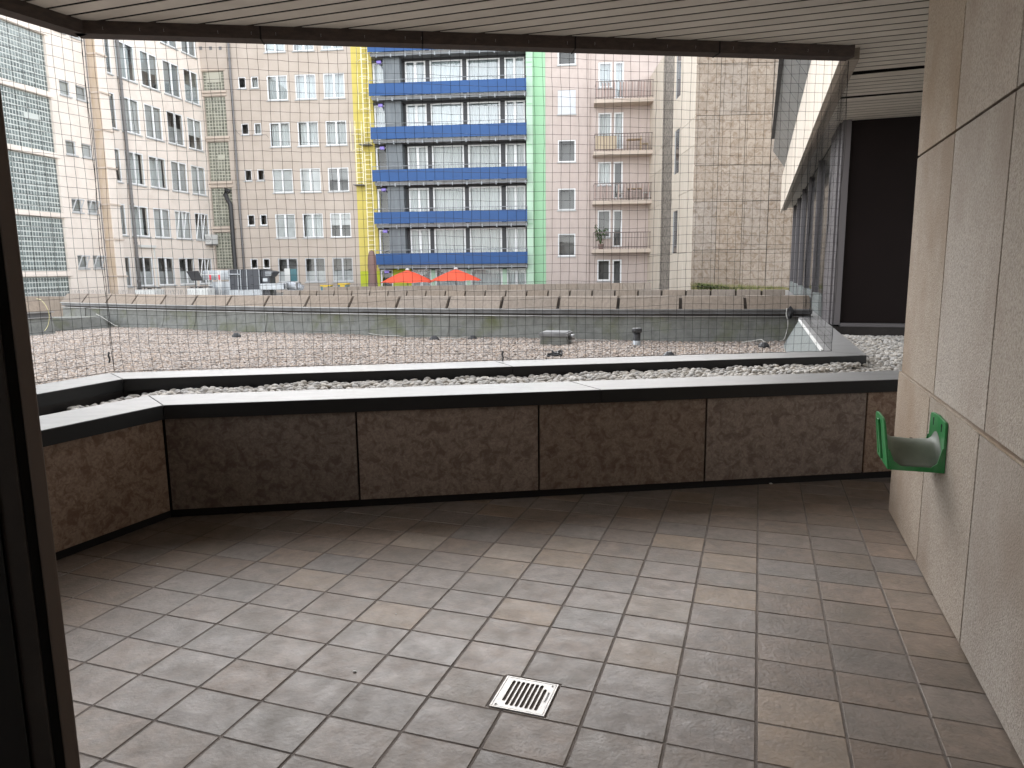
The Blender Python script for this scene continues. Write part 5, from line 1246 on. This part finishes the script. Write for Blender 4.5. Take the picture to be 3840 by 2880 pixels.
def fan_unit(px, label, Y=PY - 1.2):
    x0, x1 = [(CO + ray(*q) * (Y / ray(*q)[1])) for q in px]; z1_ = x1[2]; w_ = x1[0] - x0[0]
    e = empty('condenser_unit', V3((x0[0] + x1[0]) / 2, Y, RZ)); tag(e, label, 'condenser')
    build('casing', MB().box(x0[0], x1[0], Y, Y + .9, RZ, z1_), 'white_paint', e, bevel=.02)
    for k in (.27, .73):
        c = V3(x0[0] + w_ * k, Y + .45, z1_ + .03); m = MB()
        for r_ in (.12, .2, .28, .34): m.tube([c + V3(r_ * math.cos(t), r_ * math.sin(t), .05) for t in np.linspace(0, 6.283, 19)], .012, 4)
        for t in np.linspace(0, 6.283, 7)[:-1]: m.tube([c + V3(.05 * math.cos(t), .05 * math.sin(t), .05), c + V3(.35 * math.cos(t), .35 * math.sin(t), .0)], .012, 4)
        build('fan_guard', m, 'pipe_black', e)
fan_unit((zk(270, 500), zk(610, 450)), 'white twin-fan condenser in front of the galvanised ducts')
fan_unit((Z1B(1165, 1150), Z1B(1345, 1120)), 'white twin-fan condenser below the cream wall, farther left')
pb = empty('equipment_board', V3(pl_(1980, 300, 40)[0], 40, RZ)); tag(pb, 'white upright board with a teal half standing before the middle windows', 'board')
a, b, c_ = pl_(1885, 120, 40), pl_(1990, 330, 40), pl_(2085, 125, 40)
build('white_half', MB().box(a[0], b[0], 40, 40.08, b[2], a[2]), 'white_paint', pb); build('teal_half', MB().box(b[0] + .004, c_[0], 40, 40.08, b[2], c_[2]), 'teal', pb)
build('stand', MB().box(a[0] + .1, c_[0] - .1, 40.02, 40.06, RZ - 1.2, b[2] - .002), 'galv', pb)
# yellow and black crates near the yellow wall
def crate(q0, q1, Y, label):
    a, b = [(CO + ray(*q) * (Y / ray(*q)[1])) for q in (q0, q1)]
    e = empty('roof_lantern', V3((a[0] + b[0]) / 2, Y, .9)); tag(e, label, 'rooflight')
    build('glass_body', MB().box(a[0], b[0], Y, Y + .5, GROUND, a[2] - .07), 'teal', e)
    build('top_rail', MB().box(a[0] - .02, b[0] + .02, Y - .03, Y + .52, a[2] - .068, a[2]), 'crate_yellow', e)
    x = (a[0] + b[0]) / 2; build('middle_post', MB().box(x - .12, x + .1, Y - .03, Y - .002, b[2] - .2, a[2] - .07), 'crate_yellow', e)
crate(ZA(1388, 388), ZA(1472, 420), 34.0, 'yellow framed dark box, the left of two beside the yellow wall')
crate(ZA(1537, 376), ZA(1620, 415), 34.0, 'yellow framed dark box, the right of two beside the yellow wall')
# umbrellas
def umbrella(apex, left, right, Y, label, bot):
    a, l_, r_ = [(CO + ray(*q) * (Y / ray(*q)[1])) for q in (apex, left, right)]
    R_ = (r_[0] - l_[0]) / 2; cx = (r_[0] + l_[0]) / 2; zt2, ze = a[2], min(l_[2], r_[2])
    base = V3(cx, Y, GROUND); e = empty('sun_umbrella', base); tag(e, label, 'umbrella', 'open orange umbrellas on the far terrace')
    n = 8; m = MB(); rot0 = .28
    vs = [V3(cx, Y, zt2 - .06)]; rings = [(.35, .30), (.7, .66), (1.0, 1.0)]
    for rr, hh_ in rings:
        for k in range(n * 4):
            t = rot0 + 2 * math.pi * k / (n * 4); sc = 1 - .045 * rr * (math.sin((k % 4) / 4 * math.pi))
            vs.append(V3(cx + R_ * rr * sc * math.cos(t), Y + R_ * rr * sc * math.sin(t), zt2 - .06 + (ze - zt2 + .06) * hh_ + (.035 * rr * math.sin((k % 4) / 4 * math.pi))))
    N_ = n * 4; fs = [(0, 1 + k, 1 + (k + 1) % N_) for k in range(N_)]
    for q in range(2): fs += [(1 + q * N_ + k, 1 + (q + 1) * N_ + k, 1 + (q + 1) * N_ + (k + 1) % N_, 1 + q * N_ + (k + 1) % N_) for k in range(N_)]
    k0_ = len(vs); vs2 = [v - Z * .012 for v in vs]; fs2 = [tuple(i + k0_ for i in f[::-1]) for f in fs]
    can = build('canopy', m.add(vs + vs2, fs + fs2), 'umbrella_red', e, fixn=False)
    build('finial', MB().lathe(V3(cx, Y, zt2 - .07), [(.12, 0), (.12, .05), (.05, .1), (0, .11)], 10), 'white_paint', e)
    build('pole', MB().tube([base, V3(cx, Y, zt2 - .07)], .03, 8), 'pipe_grey', e)
    for k in range(n):
        t = rot0 + 2 * math.pi * k / n; build('rib', MB().tube([V3(cx, Y, zt2 - .1), V3(cx + R_ * math.cos(t), Y + R_ * math.sin(t), ze - .03)], .012, 4), 'pipe_grey', e)
    build('base_plate', MB().lathe(base, [(0, .06), (.35, .06), (.35, 0)], 12), 'pipe_grey', e)
z9 = zo(1340, 960, .3436)
umbrella(z9(572, 140), z9(252, 292), z9(848, 240), 42.6, 'open orange umbrella on the far terrace, the left one', 1)
umbrella(z9(1078, 130), z9(792, 272), z9(1362, 252), 41.4, 'open orange umbrella on the far terrace, the right one', 1)
cu0, cu1 = [(CO + ray(*q) * (43.5 / ray(*q)[1])) for q in (ZA(1826, 88), ZA(1850, 420))]
cum = empty('closed_umbrella', V3(cu1[0], 43.5, GROUND)); tag(cum, 'closed brown umbrella in its cover standing before the yellow wall', 'umbrella')
H_ = cu0[2] - GROUND
build('cover', MB().lathe(V3(cu1[0] - .06, 43.5, GROUND), [(.12, .9), (.27, 1.1), (.29, 1.7), (.25, 2.4), (.27, H_ - 1.0), (.24, H_ - .4), (.15, H_ - .08), (0, H_)], 12), 'umbrella_brown', cum, smooth=True)
build('pole', MB().tube([V3(cu1[0] - .06, 43.5, GROUND), V3(cu1[0] - .06, 43.5, GROUND + 1.1)], .04, 6), 'pipe_grey', cum)

# ================================================================== green hose holder on the wall
hb = WO + N1 * -1.175 + Z * .64
ho = empty('hose_holder', hb); tag(ho, 'green plastic hose holder screwed to the stone wall', 'hose holder')
HWd = .17
def hpt(o, s, z): return hb - N2 * o + N1 * s + Z * z         # o: out from the wall, s: along it, z: up
def plate(o0, o1, prof, mt_, name, tilt=0.0, holes=False):
    n = len(prof); m = MB()
    vs = [hpt(o0 + tilt * z, s, z) for s, z in prof] + [hpt(o1 + tilt * z, s, z) for s, z in prof]
    m.add(vs, [tuple(range(n)), tuple(range(2 * n - 1, n - 1, -1))] + [(i, (i + 1) % n, n + (i + 1) % n, n + i) for i in range(n)])
    return build(name, m, mt_, ho, bevel=.0025)
rr_ = lambda cx, cz, r, a0, a1, n=5: [(cx + r * math.cos(t), cz + r * math.sin(t)) for t in np.linspace(a0, a1, n)]
bp_prof = [(-HWd, 0.0), (HWd, 0.0), (HWd - .005, .06)] + rr_(.125, .215, .028, 0, 1.35) + [(0.0, .252)] + rr_(-.14, .222, .022, 1.75, 3.14)
plate(.002, .014, bp_prof, 'holder_green', 'back_plate')
fp_prof = [(-HWd + .005, 0.0), (HWd - .01, .0), (HWd - .02, .06)] + rr_(.085, .20, .04, .2, 1.4) + [(0.02, .247)] + rr_(-.10, .20, .045, 1.7, 3.0)
plate(.236, .247, fp_prof, 'holder_green', 'front_plate', tilt=.12)
# ribs on the outer face of the front plate
plate(.248, .258, [(-.03, .02), (.0, .02), (.0, .225), (-.03, .22)], 'holder_green', 'rib', tilt=.12)
plate(.248, .256, [(.05, .03), (.075, .03), (.07, .20), (.05, .21)], 'holder_green', 'rib', tilt=.12)
# arched saddle
m = MB(); na = 17; vs = []
arc = []
for k in range(na):
    t = k / (na - 1); s = -HWd + .012 + (2 * HWd - .024) * t; arc.append((s, .018 + .105 * math.sin(math.pi * t) ** .8))
for o_ in (.0141, .022, .04, .12, .205, .225, .2358):
    lift = {.0141: .045, .022: .022, .04: .006, .12: 0, .205: .006, .225: .02, .2358: .04}[o_]
    vs.append([hpt(o_ + (.12 * (z + lift) if o_ > .2 else 0) * .6, s, z + lift * (0.6 + .4 * math.sin(math.pi * (i / (na - 1))))) for i, (s, z) in enumerate(arc)])
k7 = len(vs); top = [p for r_ in vs for p in r_]; low = [p - Z * .006 for p in top]
fs = []
for i in range(k7 - 1):
    for j in range(na - 1):
        a = i * na + j; fs.append((a, a + 1, a + na + 1, a + na)); fs.append(tuple(q + len(top) for q in (a, a + na, a + na + 1, a + 1)))
nT = len(top)
for i in range(k7 - 1):
    for j in (0, na - 1): a = i * na + j; fs.append((a, a + na, a + na + nT, a + nT))
build('saddle', m.add(top + low, fs), 'holder_grey', ho, smooth=True)
# near and far gussets that join saddle and plates
for sg_ in (-1, 1):
    s_ = sg_ * (HWd - .006); m = MB()
    pr = [(.014, 0.0), (.236, 0.0), (.25, .10), (.243, .10), (.222, .045), (.19, .022), (.06, .022), (.035, .045), (.018, .12), (.014, .12)]
    n = len(pr); m.add([hpt(o, s_ - .004, z) for o, z in pr] + [hpt(o, s_ + .004, z) for o, z in pr], [tuple(range(n)), tuple(range(2 * n - 1, n - 1, -1))] + [(i, (i + 1) % n, n + (i + 1) % n, n + i) for i in range(n)])
    build('gusset', m, 'holder_green', ho)
for s_ in (-.095, .075):
    m = MB(); c = hpt(.0145, s_, .205); m.obox(c, N1, Z, -N2, (-.0045, .0045, -.018, .012, -.001, .0012)); m.obox(c, N1, Z, -N2, (-.0075, .0075, .006, .02, -.001, .0013)); build('keyhole_slot', m, 'void', ho)
build('drain_hole', MB().obox(hpt(.12, .02, .124), N1, -N2, Z, (-.004, .004, -.006, .006, -.001, .001)), 'void', ho)

# small litter on the floor by the parapet and pale crumbs on the tiles
lit = [((1330, 2520), .006), ((590, 2115), .004), ((1960, 2123), .004), ((2890, 1815), .010), ((1485, 2303), .003)]
words = ['pale chip of debris on the tile left of the drain', 'tiny white crumb on the tiles near the left parapet', 'tiny white crumb on the tiles in the middle of the terrace', 'white crumpled scrap against the base of the parapet', 'white speck on the tile behind the drain']
for (q, r_), lab in zip(lit, words):
    p = atz(*q, .0); v = icoV * V3(r_ * 1.3, r_, r_ * .5) * np.array([1 + .4 * noise.noise(Vector((t * 3).tolist())) for t in icoV])[:, None] + p + Z * r_ * .4
    tag(build('crumb', MB().add(v, [tuple(t) for t in icoF]), 'white_paint'), lab, 'debris')
print('objects', len(bpy.data.objects), 'tris', sum(len(o.data.polygons) for o in bpy.data.objects if o.type == 'MESH'))
